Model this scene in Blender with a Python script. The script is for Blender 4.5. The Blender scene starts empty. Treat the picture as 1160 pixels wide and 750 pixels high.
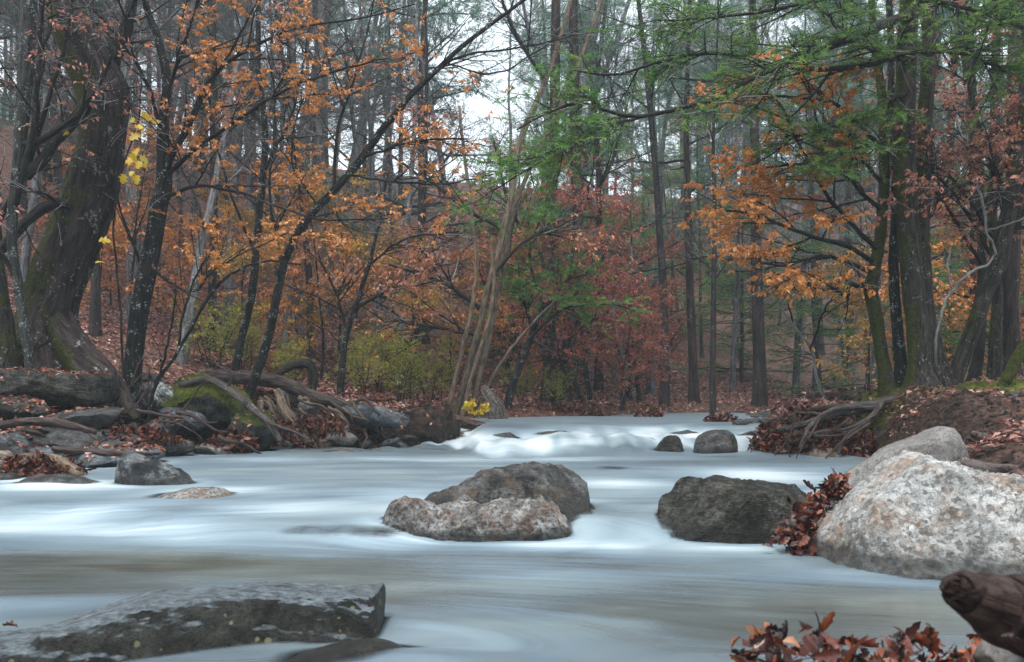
import bpy, math, random
import numpy as np
from mathutils import Vector
from mathutils.bvhtree import BVHTree

random.seed(4)
HAZE, EXPO = .0018, .50
SC = bpy.context.scene
COL = SC.collection
F, HOR, CX, H = 967.0, 440.0, 580.0, 1.0     # focal length in photo pixels, horizon row, camera height


def P(px, py, d):
    """point seen at a photo pixel at real distance d (metres)"""
    return np.array([(px - CX) / F * d, d, H - (py - HOR) / F * d])


# ------------------------------------------------------------------ noise
def _hash(ix, iy, iz, s):
    n = (ix.astype(np.int64) * 374761393 + iy.astype(np.int64) * 668265263 + iz.astype(np.int64) * 2147483647 + s * 974634777) & 0xFFFFFFFF
    n = ((n ^ (n >> 13)) * 1274126177) & 0xFFFFFFFF
    n = ((n ^ (n >> 16)) * 2246822519) & 0xFFFFFFFF
    return ((n ^ (n >> 15)) & 0xFFFF) / 65535.0


def vnoise(x, y, z=0.0, s=0):
    x = np.asarray(x, float); y = np.asarray(y, float) + 0 * x; z = np.asarray(z, float) + 0 * x
    ix, iy, iz = np.floor(x), np.floor(y), np.floor(z)
    fx, fy, fz = x - ix, y - iy, z - iz
    fx = fx * fx * (3 - 2 * fx); fy = fy * fy * (3 - 2 * fy); fz = fz * fz * (3 - 2 * fz)
    r = 0
    for a in (0, 1):
        for b in (0, 1):
            for c in (0, 1):
                w = (fx if a else 1 - fx) * (fy if b else 1 - fy) * (fz if c else 1 - fz)
                r = r + w * _hash(ix + a, iy + b, iz + c, s)
    return r * 2 - 1


def fbm(x, y, z=0.0, o=4, s=0):
    r, a, k = 0, 1.0, 1.0
    for i in range(o):
        r = r + a * vnoise(np.asarray(x) * k + i * 7.3, np.asarray(y) * k + i * 3.1, np.asarray(z) * k + 1.7 * i, s + i)
        a *= .5; k *= 2.03
    return r / 1.9


def sstep(a, b, x):
    t = np.clip((np.asarray(x, float) - a) / (b - a), 0, 1)
    return t * t * (3 - 2 * t)


def unit(v):
    return v / (np.linalg.norm(v, axis=-1, keepdims=True) + 1e-9)


# ------------------------------------------------------------------ mesh helper
class Geo:
    def __init__(s):
        s.v = []; s.f = []; s.a = []; s.n = 0; s.b = []

    def add(s, verts, faces, att=None, bark=None):
        verts = np.asarray(verts, float).reshape(-1, 3)
        if att is None:
            att = np.zeros(len(verts))
        s.b.append(verts if bark is None else np.asarray(bark, float).reshape(-1, 3))
        s.v.append(verts); s.a.append(np.broadcast_to(np.asarray(att, float), (len(verts),)))
        for fa in (faces if isinstance(faces, list) else [faces]):
            s.f.append(np.asarray(fa, np.int64) + s.n)
        s.n += len(verts)
        return s

    def build(s, name, mat, parent=None, smooth=True, extra=None, origin=None):
        v = np.concatenate(s.v) if s.v else np.zeros((0, 3))
        if origin is not None:
            v = v - np.asarray(origin)
        me = bpy.data.meshes.new(name)
        me.vertices.add(len(v)); me.vertices.foreach_set('co', v.astype(np.float32).ravel())
        tot = sum(f.size for f in s.f); nf = sum(len(f) for f in s.f)
        me.loops.add(tot); me.polygons.add(nf)
        me.loops.foreach_set('vertex_index', np.concatenate([f.ravel() for f in s.f]).astype(np.int32))
        cnt = np.concatenate([np.full(len(f), f.shape[1]) for f in s.f])
        st = np.concatenate([[0], np.cumsum(cnt)[:-1]])
        me.polygons.foreach_set('loop_start', st.astype(np.int32))
        me.update(calc_edges=True)
        me.polygons.foreach_set('use_smooth', np.full(nf, bool(smooth)))
        at = me.attributes.new('var', 'FLOAT', 'POINT'); at.data.foreach_set('value', np.concatenate(s.a).astype(np.float32))
        if any(m_ is mat for m_ in BARKS):
            at = me.attributes.new('bark', 'FLOAT_VECTOR', 'POINT'); at.data.foreach_set('vector', np.concatenate(s.b).astype(np.float32).ravel())
        for k, val in (extra or {}).items():
            vec_ = np.ndim(val) == 2; at = me.attributes.new(k, 'FLOAT_VECTOR' if vec_ else 'FLOAT', 'POINT'); at.data.foreach_set('vector' if vec_ else 'value', np.asarray(val, np.float32).ravel())
        me.materials.append(mat)
        me.validate(clean_customdata=False)
        o = bpy.data.objects.new(name, me); COL.objects.link(o)
        if parent is not None:
            o.parent = parent
        if origin is not None:
            o.location = [float(q) for q in origin]
        return o


def tag(o, label=None, cat=None, group=None, kind=None):
    if label: o['label'] = label
    if cat: o['category'] = cat
    if group: o['group'] = group
    if kind: o['kind'] = kind
    return o


def empty(name, loc, label=None, cat=None, group=None):
    o = bpy.data.objects.new(name, None); COL.objects.link(o)
    o.location = [float(q) for q in loc]; o.empty_display_size = .1
    return tag(o, label, cat, group)


def dup(root, loc, rz=0.0, sc=1.0, label=None, group=None, tilt=(0, 0)):
    r = root.copy(); COL.objects.link(r)
    r.location = [float(q) for q in loc]; r.rotation_euler = (tilt[0], tilt[1], rz)
    r.scale = (sc, sc, sc)
    if label: r['label'] = label
    if group: r['group'] = group
    for ch in list(root.children):
        c = ch.copy(); COL.objects.link(c); c.parent = r
        for g in list(ch.children):
            e = g.copy(); COL.objects.link(e); e.parent = c
    return r


# ------------------------------------------------------------------ materials
BARKS = []


def new_mat(name):
    m = bpy.data.materials.new(name); m.use_nodes = True
    nt = m.node_tree; nt.nodes.clear()
    return m, nt


class NB:
    def __init__(s, nt): s.nt = nt

    def n(s, t, **kw):
        nd = s.nt.nodes.new(t)
        for k, v in kw.items():
            if k.startswith('i_'):
                key = k[2:]
                key = int(key) if key.isdigit() else key.replace('_', ' ')
                nd.inputs[key].default_value = v
            else:
                setattr(nd, k, v)
        return nd

    def l(s, a, b): s.nt.links.new(a, b)

    def coord(s, scale=(1, 1, 1), obj=True):
        tc = s.n('ShaderNodeTexCoord'); mp = s.n('ShaderNodeMapping')
        mp.inputs['Scale'].default_value = scale
        s.l(tc.outputs['Object' if obj else 'Generated'], mp.inputs['Vector'])
        return mp.outputs['Vector']

    def noise(s, vec, scale, detail=5, rough=.6, dist=0):
        nd = s.n('ShaderNodeTexNoise', i_Scale=scale, i_Detail=detail, i_Roughness=rough, i_Distortion=dist)
        s.l(vec, nd.inputs['Vector']); return nd.outputs['Fac']

    def ramp(s, fac, stops, interp='LINEAR'):
        nd = s.n('ShaderNodeValToRGB'); cr = nd.color_ramp; cr.interpolation = interp
        while len(cr.elements) < len(stops): cr.elements.new(.5)
        for e, (p, c) in zip(cr.elements, stops):
            e.position = p
            e.color = (c, c, c, 1) if isinstance(c, (int, float)) else (*c, 1)
        s.l(fac, nd.inputs['Fac']); return nd.outputs['Color']

    def mix(s, fac, a, b, mode='MIX'):
        nd = s.n('ShaderNodeMix', data_type='RGBA', blend_type=mode)
        for sock, v in ((nd.inputs[0], fac), (nd.inputs[6], a), (nd.inputs[7], b)):
            if hasattr(v, 'links'): s.l(v, sock)
            else: sock.default_value = v if isinstance(v, (int, float)) else (*v, 1)
        return nd.outputs[2]

    def math(s, op, a, b=0.0, clamp=False):
        nd = s.n('ShaderNodeMath', operation=op, use_clamp=clamp)
        for i, v in enumerate((a, b)):
            if hasattr(v, 'links'): s.l(v, nd.inputs[i])
            else: nd.inputs[i].default_value = v
        return nd.outputs[0]

    def attr(s, name='var'):
        return s.n('ShaderNodeAttribute', attribute_name=name).outputs['Fac']

    def bump(s, h, strength=.5, dist=.02, normal=None):
        b = s.n('ShaderNodeBump', i_Strength=strength, i_Distance=dist)
        s.l(h, b.inputs['Height'])
        if normal is not None: s.l(normal, b.inputs['Normal'])
        return b.outputs['Normal']

    def up(s):
        g = s.n('ShaderNodeNewGeometry'); x = s.n('ShaderNodeSeparateXYZ')
        s.l(g.outputs['Normal'], x.inputs[0]); return x.outputs['Z']

    def out(s, col, rough=.8, normal=None, spec=.3, trans=0.0, alpha=None):
        b = s.n('ShaderNodeBsdfPrincipled'); b.inputs['Specular IOR Level'].default_value = spec
        for k, v in (('Base Color', col), ('Roughness', rough), ('Normal', normal), ('Alpha', alpha)):
            if v is None: continue
            if hasattr(v, 'links'): s.l(v, b.inputs[k])
            else: b.inputs[k].default_value = v if isinstance(v, (int, float)) else (*v, 1)
        o = s.n('ShaderNodeOutputMaterial'); res = b.outputs[0]
        if trans:
            t = s.n('ShaderNodeBsdfTranslucent')
            if hasattr(col, 'links'): s.l(col, t.inputs[0])
            else: t.inputs[0].default_value = (*col, 1)
            mx = s.n('ShaderNodeMixShader'); mx.inputs[0].default_value = trans
            s.l(b.outputs[0], mx.inputs[1]); s.l(t.outputs[0], mx.inputs[2]); res = mx.outputs[0]
        s.l(res, o.inputs['Surface'])
        return b


def leaf_mat(name, stops, rough=.45, trans=.35, spec=.5):
    m, nt = new_mat(name); b = NB(nt)
    c = b.ramp(b.attr('var'), stops)
    v = b.coord((1, 1, 1))
    c = b.mix(.35, c, b.ramp(b.noise(v, 55, 3), [(.3, .35), (.7, 1.)]), 'MULTIPLY')
    b.out(c, rough, None, spec, trans)
    return m


def bark_mat(name, dark, light, pale_tw=None, lichen=(.24, .27, .24), lich=.45, moss=.0, moss_col=(.030, .038, .008), sc=1.0, red=None):
    m, nt = new_mat(name); b = NB(nt)
    BARKS.append(m)
    def bc(sc_):
        at = b.n('ShaderNodeAttribute', attribute_name='bark'); mp = b.n('ShaderNodeMapping'); mp.inputs['Scale'].default_value = sc_
        b.l(at.outputs['Vector'], mp.inputs['Vector']); return mp.outputs['Vector']
    v = bc((1, 1, .16)); v2 = bc((1, 1, .7)); v3 = bc((1, 1, 1))
    ridg = b.noise(v, 26 * sc, 7, .65, .6)
    fine = b.noise(v2, 60 * sc, 5, .7)
    c = b.mix(b.ramp(ridg, [(.38, 0.), (.62, 1.)]), dark, light)
    c = b.mix(.5, c, b.ramp(fine, [(.3, .35), (.7, 1.)]), 'MULTIPLY')
    if red: c = b.mix(b.ramp(b.noise(v3, 2.2, 4), [(.48, 0.), (.62, .8)]), c, red)
    ln = b.math('MULTIPLY', b.noise(v2, 8 * sc, 6, .72), b.noise(v3, 38 * sc, 4, .7))
    c = b.mix(b.ramp(ln, [(.36 - .12 * lich, 0.), (.40 - .10 * lich, .85)]) if lich else 0.0, c, lichen)
    if pale_tw: c = b.mix(b.ramp(b.attr('var'), [(.5, 0.), (1., 1.)]), c, pale_tw)  # some fine twigs coloured pale to imitate light caught on them
    h = b.math('ADD', ridg, b.math('MULTIPLY', fine, .4))
    if moss:
        mv = b.math('ADD', b.noise(v2, 3.5, 5, .65), b.math('MULTIPLY', b.attr('var'), 1.0))
        mf = b.ramp(mv, [(.99 - moss * .28, 0.), (1.12 - moss * .28, .9)])
        mc = b.mix(b.ramp(b.noise(v3, 28, 6, .75), [(.35, 0.), (.65, 1.)]), (moss_col[0] * .4, moss_col[1] * .4, moss_col[2] * .4), (moss_col[0] * 2.8, moss_col[1] * 2.6, moss_col[2] * 1.8))
        c = b.mix(mf, c, mc)
        h = b.math('ADD', h, b.math('MULTIPLY', mf, b.noise(v3, 90, 3)))
    b.out(c, b.ramp(fine, [(.3, .5), (.7, .9)]), b.bump(h, 1.0, .04), .10)
    return m


def rock_mat(name, c1, c2, c3, spots=None, spot_amt=.0, moss=0., band=0., rough=(.45, .85), sc=1.0, wet=None, bump=.8, brown=None, top_wet=0.0, top_sheen_col=None, chunk=0.0, crack=0.0, soft=1.0, wetmix=.8):
    m, nt = new_mat(name); b = NB(nt)
    v = b.coord((1, 1, 1)); vb = b.coord((.8, .8, 5.0))
    n1 = b.noise(v, 3.0 * sc, 8 if soft == 1.0 else 3.5, .68 if soft == 1.0 else .5, .5 * soft); n2 = b.noise(v, 17 * sc, 8, .75, .05); n3 = b.noise(v, 70 * sc, 5, .7)
    c = b.ramp(n1, [(.34, c1), (.46, c2), (.60, c3)])
    c = b.mix(b.ramp(n2, [(.47, 0.), (.60, .85 * soft)]), c, c1)
    c = b.mix(.75, c, b.ramp(n3, [(.36, .25), (.52, 1.)]), 'MULTIPLY')
    h = b.math('ADD', b.math('MULTIPLY', n2, 1.0), b.math('MULTIPLY', n3, .5))
    if band:
        nb = b.noise(vb, 9 * sc, 6, .7, .8)
        c = b.mix(band, c, b.ramp(nb, [(.38, .25), (.6, 1.)]), 'MULTIPLY')
        h = b.math('ADD', h, b.math('MULTIPLY', nb, band * 2.0))
    if brown: c = b.mix(b.ramp(b.noise(v, 2.2 * sc, 7, .75), [(.50, 0.), (.62, .75)]), c, brown)
    if chunk:
        wv = b.n('ShaderNodeVectorMath', operation='ADD'); nz = b.n('ShaderNodeTexNoise', i_Scale=6.0, i_Detail=4.0); b.l(v, nz.inputs['Vector'])
        scl = b.n('ShaderNodeVectorMath', operation='SCALE'); scl.inputs['Scale'].default_value = .22; b.l(nz.outputs['Color'], scl.inputs[0]); b.l(v, wv.inputs[0]); b.l(scl.outputs[0], wv.inputs[1])
        ve = b.n('ShaderNodeTexVoronoi', feature='DISTANCE_TO_EDGE', i_Scale=6.5 * sc); b.l(wv.outputs[0], ve.inputs['Vector'])
        vf = b.n('ShaderNodeTexVoronoi', i_Scale=6.5 * sc); b.l(wv.outputs[0], vf.inputs['Vector'])
        vs_ = b.n('ShaderNodeTexVoronoi', i_Scale=34 * sc); b.l(v, vs_.inputs['Vector']); sp_ = b.n('ShaderNodeSeparateColor'); b.l(vs_.outputs['Color'], sp_.inputs[0])
        cr = b.math('MULTIPLY', b.ramp(ve.outputs['Distance'], [(.0, 1.), (.055, 0.)]), b.ramp(b.noise(v, 4, 4), [(.42, 0.), (.56, 1.)]))
        cr = b.math('MULTIPLY', cr, crack)
        c = b.mix(cr, c, (.035, .03, .026))
        c = b.mix(b.math('MULTIPLY', b.ramp(sp_.outputs[0], [(.76, 0.), (.80, 1.)]), .55 * chunk), c, (.06, .055, .05))
        c = b.mix(b.math('MULTIPLY', b.ramp(sp_.outputs[1], [(.80, 0.), (.86, 1.)]), .22 * chunk), c, (.80, .79, .77))
        h = b.math('ADD', h, b.math('MULTIPLY', b.math('SUBTRACT', vf.outputs['Distance'], b.math('MULTIPLY', cr, 3.0)), .12 * chunk))
    if spots:
        nd = b.n('ShaderNodeTexVoronoi', i_Scale=7.0 * sc); b.l(v, nd.inputs['Vector'])
        sp = b.math('ADD', nd.outputs['Distance'], b.math('MULTIPLY', b.noise(v, 9, 4), .6))
        lo = .52 + spot_amt * .2
        c = b.mix(b.ramp(sp, [(lo - .05, .8), (lo, 0.)]), c, spots)
    if moss:
        mf = b.ramp(b.math('ADD', b.math('MULTIPLY', b.up(), .5), b.noise(v, 3.5, 5, .6)), [(1.02 - moss * .35, 0.), (1.10 - moss * .35, 1.)])
        c = b.mix(mf, c, b.mix(b.noise(v, 40, 4), (.035, .055, .010), (.15, .19, .035)))
        h = b.math('ADD', h, b.math('MULTIPLY', mf, b.noise(v, 110, 3)))
    rg = b.ramp(n2, [(.35, rough[0]), (.65, rough[1])])
    if top_wet:
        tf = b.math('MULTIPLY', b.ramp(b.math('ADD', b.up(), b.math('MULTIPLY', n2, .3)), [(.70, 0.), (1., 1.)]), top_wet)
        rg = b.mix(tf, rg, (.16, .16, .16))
        if top_sheen_col: c = b.mix(b.ramp(b.math('ADD', b.up(), b.math('MULTIPLY', n2, .25)), [(.88, 0.), (1.12, .9)]), c, b.mix(b.ramp(b.noise(b.coord((1, 1.6, 1)), 14, 8, .75), [(.35, 0.), (.65, 1.)]), (.03, .034, .037), top_sheen_col))  # sky sheen painted as pale blue colour on upward faces
    if wet is not None:       # dark wet band just above the waterline: real dampness, world height
        g = b.n('ShaderNodeNewGeometry'); x = b.n('ShaderNodeSeparateXYZ'); b.l(g.outputs['Position'], x.inputs[0])
        hz = b.math('ADD', x.outputs['Z'], b.math('MULTIPLY', n2, -.07))
        wf = b.ramp(b.math('ADD', b.math('MULTIPLY', hz, 5.0), .5 - wet * 5.0), [(.35, 1.), (.62, 0.)])
        c = b.mix(b.math('MULTIPLY', wf, wetmix), c, (.03, .03, .028))
        rg = b.mix(b.math('MULTIPLY', wf, .8), rg, (.25, .25, .25))
    b.out(c, rg, b.bump(h, bump, .035), .25)
    return m


M = {}
ORANGE = [(0., (.18, .05, .014)), (.3, (.50, .17, .035)), (.6, (.74, .31, .055)), (.8, (.68, .33, .15)), (1., (.84, .60, .44))]
COPPER = [(0., (.09, .025, .014)), (.3, (.30, .080, .034)), (.6, (.52, .19, .075)), (.82, (.58, .29, .18)), (1., (.80, .58, .48))]
PINKISH = [(0., (.12, .035, .024)), (.35, (.34, .11, .07)), (.65, (.54, .23, .16)), (.85, (.64, .38, .30)), (1., (.82, .66, .58))]
RED = [(0., (.14, .035, .024)), (.4, (.36, .085, .055)), (.75, (.54, .20, .12)), (1., (.68, .40, .28))]
GOLD = [(0., (.14, .07, .015)), (.4, (.38, .20, .035)), (.75, (.58, .36, .06)), (1., (.72, .50, .18))]
YELLOW = [(0., (.55, .33, .02)), (.5, (.75, .52, .03)), (1., (.85, .68, .10))]
YGREEN = [(0., (.14, .15, .02)), (.5, (.30, .30, .035)), (1., (.52, .46, .06))]
WETLEAF = [(0., (.012, .005, .005)), (.45, (.050, .013, .009)), (.75, (.14, .030, .014)), (.93, (.27, .075, .03)), (1., (.34, .19, .14))]
LITTER = [(0., (.03, .012, .011)), (.35, (.14, .045, .036)), (.65, (.34, .125, .095)), (.85, (.55, .29, .23)), (1., (.74, .50, .42))]
NEEDLE = [(0., (.03, .085, .020)), (.45, (.085, .22, .038)), (.8, (.18, .35, .05)), (.93, (.30, .38, .06)), (1., (.25, .14, .06))]
FARNEEDLE = [(0., (.065, .15, .115)), (.6, (.16, .31, .22)), (1., (.28, .44, .27))]  # pale blue green: part of the distance haze is put into the colour
for k, s in dict(orange=ORANGE, copper=COPPER, pinkish=PINKISH, red=RED, yellow=YELLOW, ygreen=YGREEN, gold=GOLD, litter=LITTER).items():
    M[k] = leaf_mat(k + '_leaves', s)
M['wetleaf'] = leaf_mat('wet_brown_leaves', WETLEAF, rough=.38, trans=.15, spec=.35)
M['needle'] = leaf_mat('green_needles', NEEDLE, rough=.6, trans=.3)
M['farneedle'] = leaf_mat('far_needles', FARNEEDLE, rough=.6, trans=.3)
M['mossblade'] = leaf_mat('moss_blades', [(0., (.03, .045, .008)), (.5, (.13, .16, .022)), (1., (.44, .43, .06))], rough=.8, trans=.25)

M['bark_big'] = bark_mat('bark_big_tree', (.010, .007, .007), (.075, .055, .052), lich=.3, moss=1.15, sc=.6, lichen=(.30, .29, .28))
M['bark_lichen'] = bark_mat('bark_lichen', (.015, .014, .013), (.075, .072, .066), lich=.6, moss=.3, lichen=(.26, .31, .30))
M['bark_dark'] = bark_mat('bark_dark', (.004, .0035, .0035), (.034, .031, .029), lich=.45, lichen=(.34, .37, .35), moss=.1)
M['bark_branch'] = bark_mat('bark_branch', (.006, .005, .005), (.045, .039, .037), lich=.2, lichen=(.30, .32, .28), pale_tw=(.34, .31, .30))
M['bark_mossy'] = bark_mat('bark_mossy', (.009, .008, .007), (.07, .058, .048), lich=.3, moss=1.2)
M['bark_pale'] = bark_mat('bark_pale', (.06, .042, .03), (.27, .20, .145), lich=.3, moss=.1)
M['bark_white'] = bark_mat('bark_white', (.09, .085, .08), (.30, .29, .27), lich=.3)
M['bark_far'] = bark_mat('bark_far', (.013, .010, .010), (.06, .048, .047), lich=.25, moss=.25, sc=.6)
M['bark_grey'] = bark_mat('bark_grey', (.05, .048, .05), (.20, .195, .20), lich=.4, lichen=(.34, .37, .36), moss=.15, sc=.6)
M['twig_grey'] = bark_mat('twig_grey', (.05, .046, .048), (.19, .175, .175), lich=.2)
M['bark_pine'] = bark_mat('bark_pine', (.012, .009, .009), (.065, .045, .040), lich=.15, sc=.5)
M['wood'] = bark_mat('driftwood', (.05, .032, .022), (.30, .215, .155), lich=.2, lichen=(.5, .46, .40))
M['wood_grey'] = bark_mat('weathered_wood', (.028, .022, .022), (.16, .13, .12), lich=.3, lichen=(.34, .32, .30))
M['log_dark'] = bark_mat('wet_log_bark', (.02, .013, .012), (.13, .095, .085), lich=.1, moss=.3)
M['root'] = bark_mat('root_bark', (.022, .014, .011), (.15, .10, .078), lich=.15, lichen=(.4, .35, .3))
M['near_log'] = bark_mat('near_log_bark', (.012, .008, .007), (.085, .055, .047), lich=.25, lichen=(.42, .34, .30), moss=.55)

M['rock_white'] = rock_mat('white_boulder_stone', (.13, .12, .11), (.34, .335, .32), (.52, .515, .50), wet=.07, brown=(.27, .165, .10), sc=1.25, bump=.8, chunk=1.0, crack=.35, soft=.6)
M['rock_grey'] = rock_mat('grey_brown_stone', (.014, .013, .013), (.08, .077, .074), (.20, .195, .19), band=.5, wet=.16, spots=None, brown=(.11, .075, .048), sc=2.0, top_wet=.6, bump=.8)
M['rock_ledge'] = rock_mat('pale_ledge_stone', (.035, .03, .027), (.25, .235, .22), (.54, .52, .50), band=.25, wet=.03, brown=(.13, .065, .035), sc=2.0, bump=.9, chunk=.35, crack=.2)
M['rock_dark'] = rock_mat('dark_layered_stone', (.012, .011, .009), (.072, .067, .054), (.19, .18, .15), band=.95, wet=.05, moss=.02, rough=(.25, .6), sc=1.5, top_wet=.5, bump=1.0)
M['rock_slab'] = rock_mat('wet_black_slab', (.008, .008, .007), (.022, .021, .017), (.05, .048, .04), spots=(.20, .19, .11), spot_amt=-.15, rough=(.22, .5), sc=1.9, bump=.9, top_wet=.95, top_sheen_col=(.25, .29, .32))
M['rock_flat'] = rock_mat('grey_flat_stone', (.10, .092, .085), (.17, .155, .145), (.235, .22, .205), rough=(.5, .8), sc=1.2, bump=.5)
M['rock_blue'] = rock_mat('bluish_wet_stone', (.025, .028, .032), (.075, .085, .095), (.20, .22, .24), rough=(.2, .45), sc=1.8, bump=.6, band=.3, top_wet=.8)
M['rock_moss'] = rock_mat('mossy_stone', (.010, .010, .009), (.035, .034, .030), (.09, .088, .08), moss=.95, sc=1.6, bump=1.0)
M['rock_patch'] = rock_mat('black_white_stone', (.02, .02, .02), (.10, .10, .095), (.62, .62, .60), sc=2.2)
M['rock_streak'] = rock_mat('dark_streaked_stone', (.010, .011, .012), (.05, .053, .058), (.36, .37, .38), band=.5, wet=.14, rough=(.2, .5), sc=1.6, bump=.9)
M['rock_soil'] = rock_mat('soil_mass', (.006, .004, .0035), (.022, .014, .011), (.07, .045, .035), sc=2.0, bump=1.0, brown=(.09, .05, .03))
M['rock_small'] = rock_mat('small_bank_stone', (.018, .018, .018), (.06, .058, .056), (.16, .155, .15), rough=(.22, .5), sc=2.2, band=.4, top_wet=.6)
M['rock_tan'] = rock_mat('tan_stone', (.11, .075, .05), (.32, .23, .17), (.46, .38, .32), rough=(.3, .6), sc=1.5)


def ground_material():
    m, nt = new_mat('forest_floor'); b = NB(nt)
    v = b.coord((1, 1, 1))
    vo = b.n('ShaderNodeTexVoronoi', i_Scale=15.0); b.l(v, vo.inputs['Vector'])
    sep = b.n('ShaderNodeSeparateColor'); b.l(vo.outputs['Color'], sep.inputs[0])
    vo2 = b.n('ShaderNodeTexVoronoi', i_Scale=31.0); b.l(v, vo2.inputs['Vector'])
    sep2 = b.n('ShaderNodeSeparateColor'); b.l(vo2.outputs['Color'], sep2.inputs[0])
    leafc = b.ramp(sep.outputs[0], [(0., (.03, .014, .012)), (.3, (.085, .040, .030)), (.65, (.155, .080, .060)), (.9, (.26, .155, .12)), (1., (.30, .15, .06))])
    leafc2 = b.ramp(sep2.outputs[1], [(0., (.035, .015, .012)), (.6, (.13, .055, .042)), (1., (.28, .15, .12))])
    leafc = b.mix(b.ramp(b.noise(v, 9, 3), [(.45, 0.), (.55, 1.)]), leafc, leafc2)
    soil = b.ramp(b.noise(v, 14, 8, .7), [(.34, (.008, .005, .004)), (.5, (.045, .026, .020)), (.68, (.12, .072, .055))])
    c = b.mix(b.attr('soil'), leafc, soil)
    mossn = b.math('MULTIPLY', b.attr('moss'), b.ramp(b.noise(v, 5, 5, .7), [(.38, 0.), (.52, 1.)]))
    c = b.mix(mossn, c, b.mix(b.noise(v, 45, 4), (.05, .06, .010), (.30, .29, .035)))
    c = b.mix(b.attr('bed'), c, b.ramp(b.noise(v, 6, 6), [(.35, (.10, .085, .06)), (.65, (.26, .22, .17))]))
    h = b.math('ADD', vo.outputs['Distance'], b.noise(v, 40, 6, .7))
    b.out(c, .8, b.bump(h, 1.0, .06), .2)
    return m


def water_material():
    m, nt = new_mat('silky_water'); b = NB(nt)
    f = b.attr('foam')
    def fc(sc_):
        at = b.n('ShaderNodeAttribute', attribute_name='flow'); mp = b.n('ShaderNodeMapping'); mp.inputs['Scale'].default_value = sc_
        b.l(at.outputs['Vector'], mp.inputs['Vector']); return mp.outputs['Vector']
    v1 = fc((.55, 1.6, 1)); v2 = fc((.6, 8.0, 1)); v4 = fc((1.6, 24.0, 1))
    n1 = b.noise(v1, 1.3, 3, .5, .6); n2 = b.noise(v2, 1.6, 3, .5, .5); n4 = b.noise(v4, 1.2, 2, .5, .6)
    ft = b.math('ADD', f, b.math('MULTIPLY', b.math('ADD', n1, -.5), .34))
    ft = b.math('ADD', ft, b.math('ADD', b.math('MULTIPLY', b.math('ADD', n2, -.5), .26), b.math('MULTIPLY', b.math('ADD', n4, -.5), .12)), clamp=True)
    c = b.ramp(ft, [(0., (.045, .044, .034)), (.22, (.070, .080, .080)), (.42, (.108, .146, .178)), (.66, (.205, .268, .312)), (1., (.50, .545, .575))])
    vt = b.coord((.6, 1.2, 1))
    c = b.mix(b.math('MULTIPLY', b.ramp(b.noise(vt, .9, 3), [(.45, 0.), (.7, 1.)]), .35), c, (.26, .31, .29))
    bs = b.out(c, b.ramp(ft, [(0., .16), (.6, .38), (1., .7)]), b.bump(n2, .12, .05), .5, alpha=b.attr('cover'))
    return m


M['ground'] = ground_material(); M['water'] = water_material()

# ------------------------------------------------------------------ terrain
STREAM = np.array([(-7.5, -6), (-7, 3), (-6.2, 6), (-5.0, 8.0), (-4.85, 9.2), (-5.5, 11.4), (-4.3, 12.9), (-2.4, 13.45), (-.95, 13.6), (-.8, 14.3), (-1.0, 15.6),
                   (-1.0, 16.6), (-.2, 17.2), (1.6, 17.8), (2.4, 18.6), (3.4, 19.6), (4.8, 20.2), (5.5, 19.6), (5.6, 18), (5.2, 16), (4.3, 14),
                   (3.7, 13.2), (4.2, 12.4), (4.7, 11.4), (4.2, 9.4), (3.0, 7.0), (2.4, 6.2), (2.5, 5.2), (3.0, 4.4), (2.6, 3.2), (1.1, 2.2), (.5, 1.2), (.3, -6)])
CTRL = np.array([(-5.2, 9, .30), (-6, 10.5, .55), (-6, 12.2, 1.20), (-8, 10, .9), (-8.5, 13, 1.5), (-4.6, 14.2, .95), (-3.2, 14.6, .8), (-2.2, 14.4, .62), (-1.4, 14.2, .55),
                 (-1.5, 16, .55), (-1.5, 18.5, .62), (1, 20, .62), (3, 21.5, .56), (8, 20, .58), (6, 15, .62), (4.6, 13.2, .92), (5.2, 12.4, 1.0), (7, 11.5, 1.07), (6, 9.5, .92), (5, 8, .60),
                 (3.7, 5.5, .28), (10, 14, 1.2), (12, 8, 1.3), (0, 30, .9), (8, 32, .6), (-8, 17, 1.6), (1.0, 1.2, .40), (1.6, 2.0, .36), (-3.5, 16, .9), (6.5, 13.5, .95), (0, -4, .4), (3, 2, .45)])


def sdist(x, y):
    """signed distance to the shoreline, negative in the stream"""
    x = np.asarray(x, float); y = np.asarray(y, float)
    best = np.full(x.shape, 1e9); inside = np.zeros(x.shape, bool)
    n = len(STREAM)
    for i in range(n):
        ax, ay = STREAM[i]; bx, by = STREAM[(i + 1) % n]
        dx, dy = bx - ax, by - ay
        t = np.clip(((x - ax) * dx + (y - ay) * dy) / (dx * dx + dy * dy), 0, 1)
        best = np.minimum(best, np.hypot(x - ax - t * dx, y - ay - t * dy))
        c = (ay > y) != (by > y)
        if dy != 0:
            inside ^= c & (x < ax + (y - ay) / dy * dx)
    return np.where(inside, -best, best)


def step_line(x):      # where the small ledge crosses the stream
    return 6.0 + .22 * np.sin(x * 1.1 + .4) + .25 * vnoise(x * 1.3, 3.1, 0, 5) + .55 * sstep(-1.2, -4.5, x)


def casc_line(x):
    return 12.35 + .4 * vnoise(x * .8, 1.7, 0, 8) + .25 * np.sin(x * .9) + 1.5 * sstep(-.35, -.8, x)


def wlevel(x, y):
    x = np.asarray(x, float); y = np.asarray(y, float)
    s = step_line(x)
    a = .10 * sstep(s - .42, s + .30, y)
    a = a + .02 * sstep(7, 11.5, y)
    c = casc_line(x)
    a = a + .13 * sstep(c - .5, c + .35, y) + .16 * sstep(c + .5, c + 2.4, y)
    return a + .05 * sstep(15, 26, y)


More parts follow.
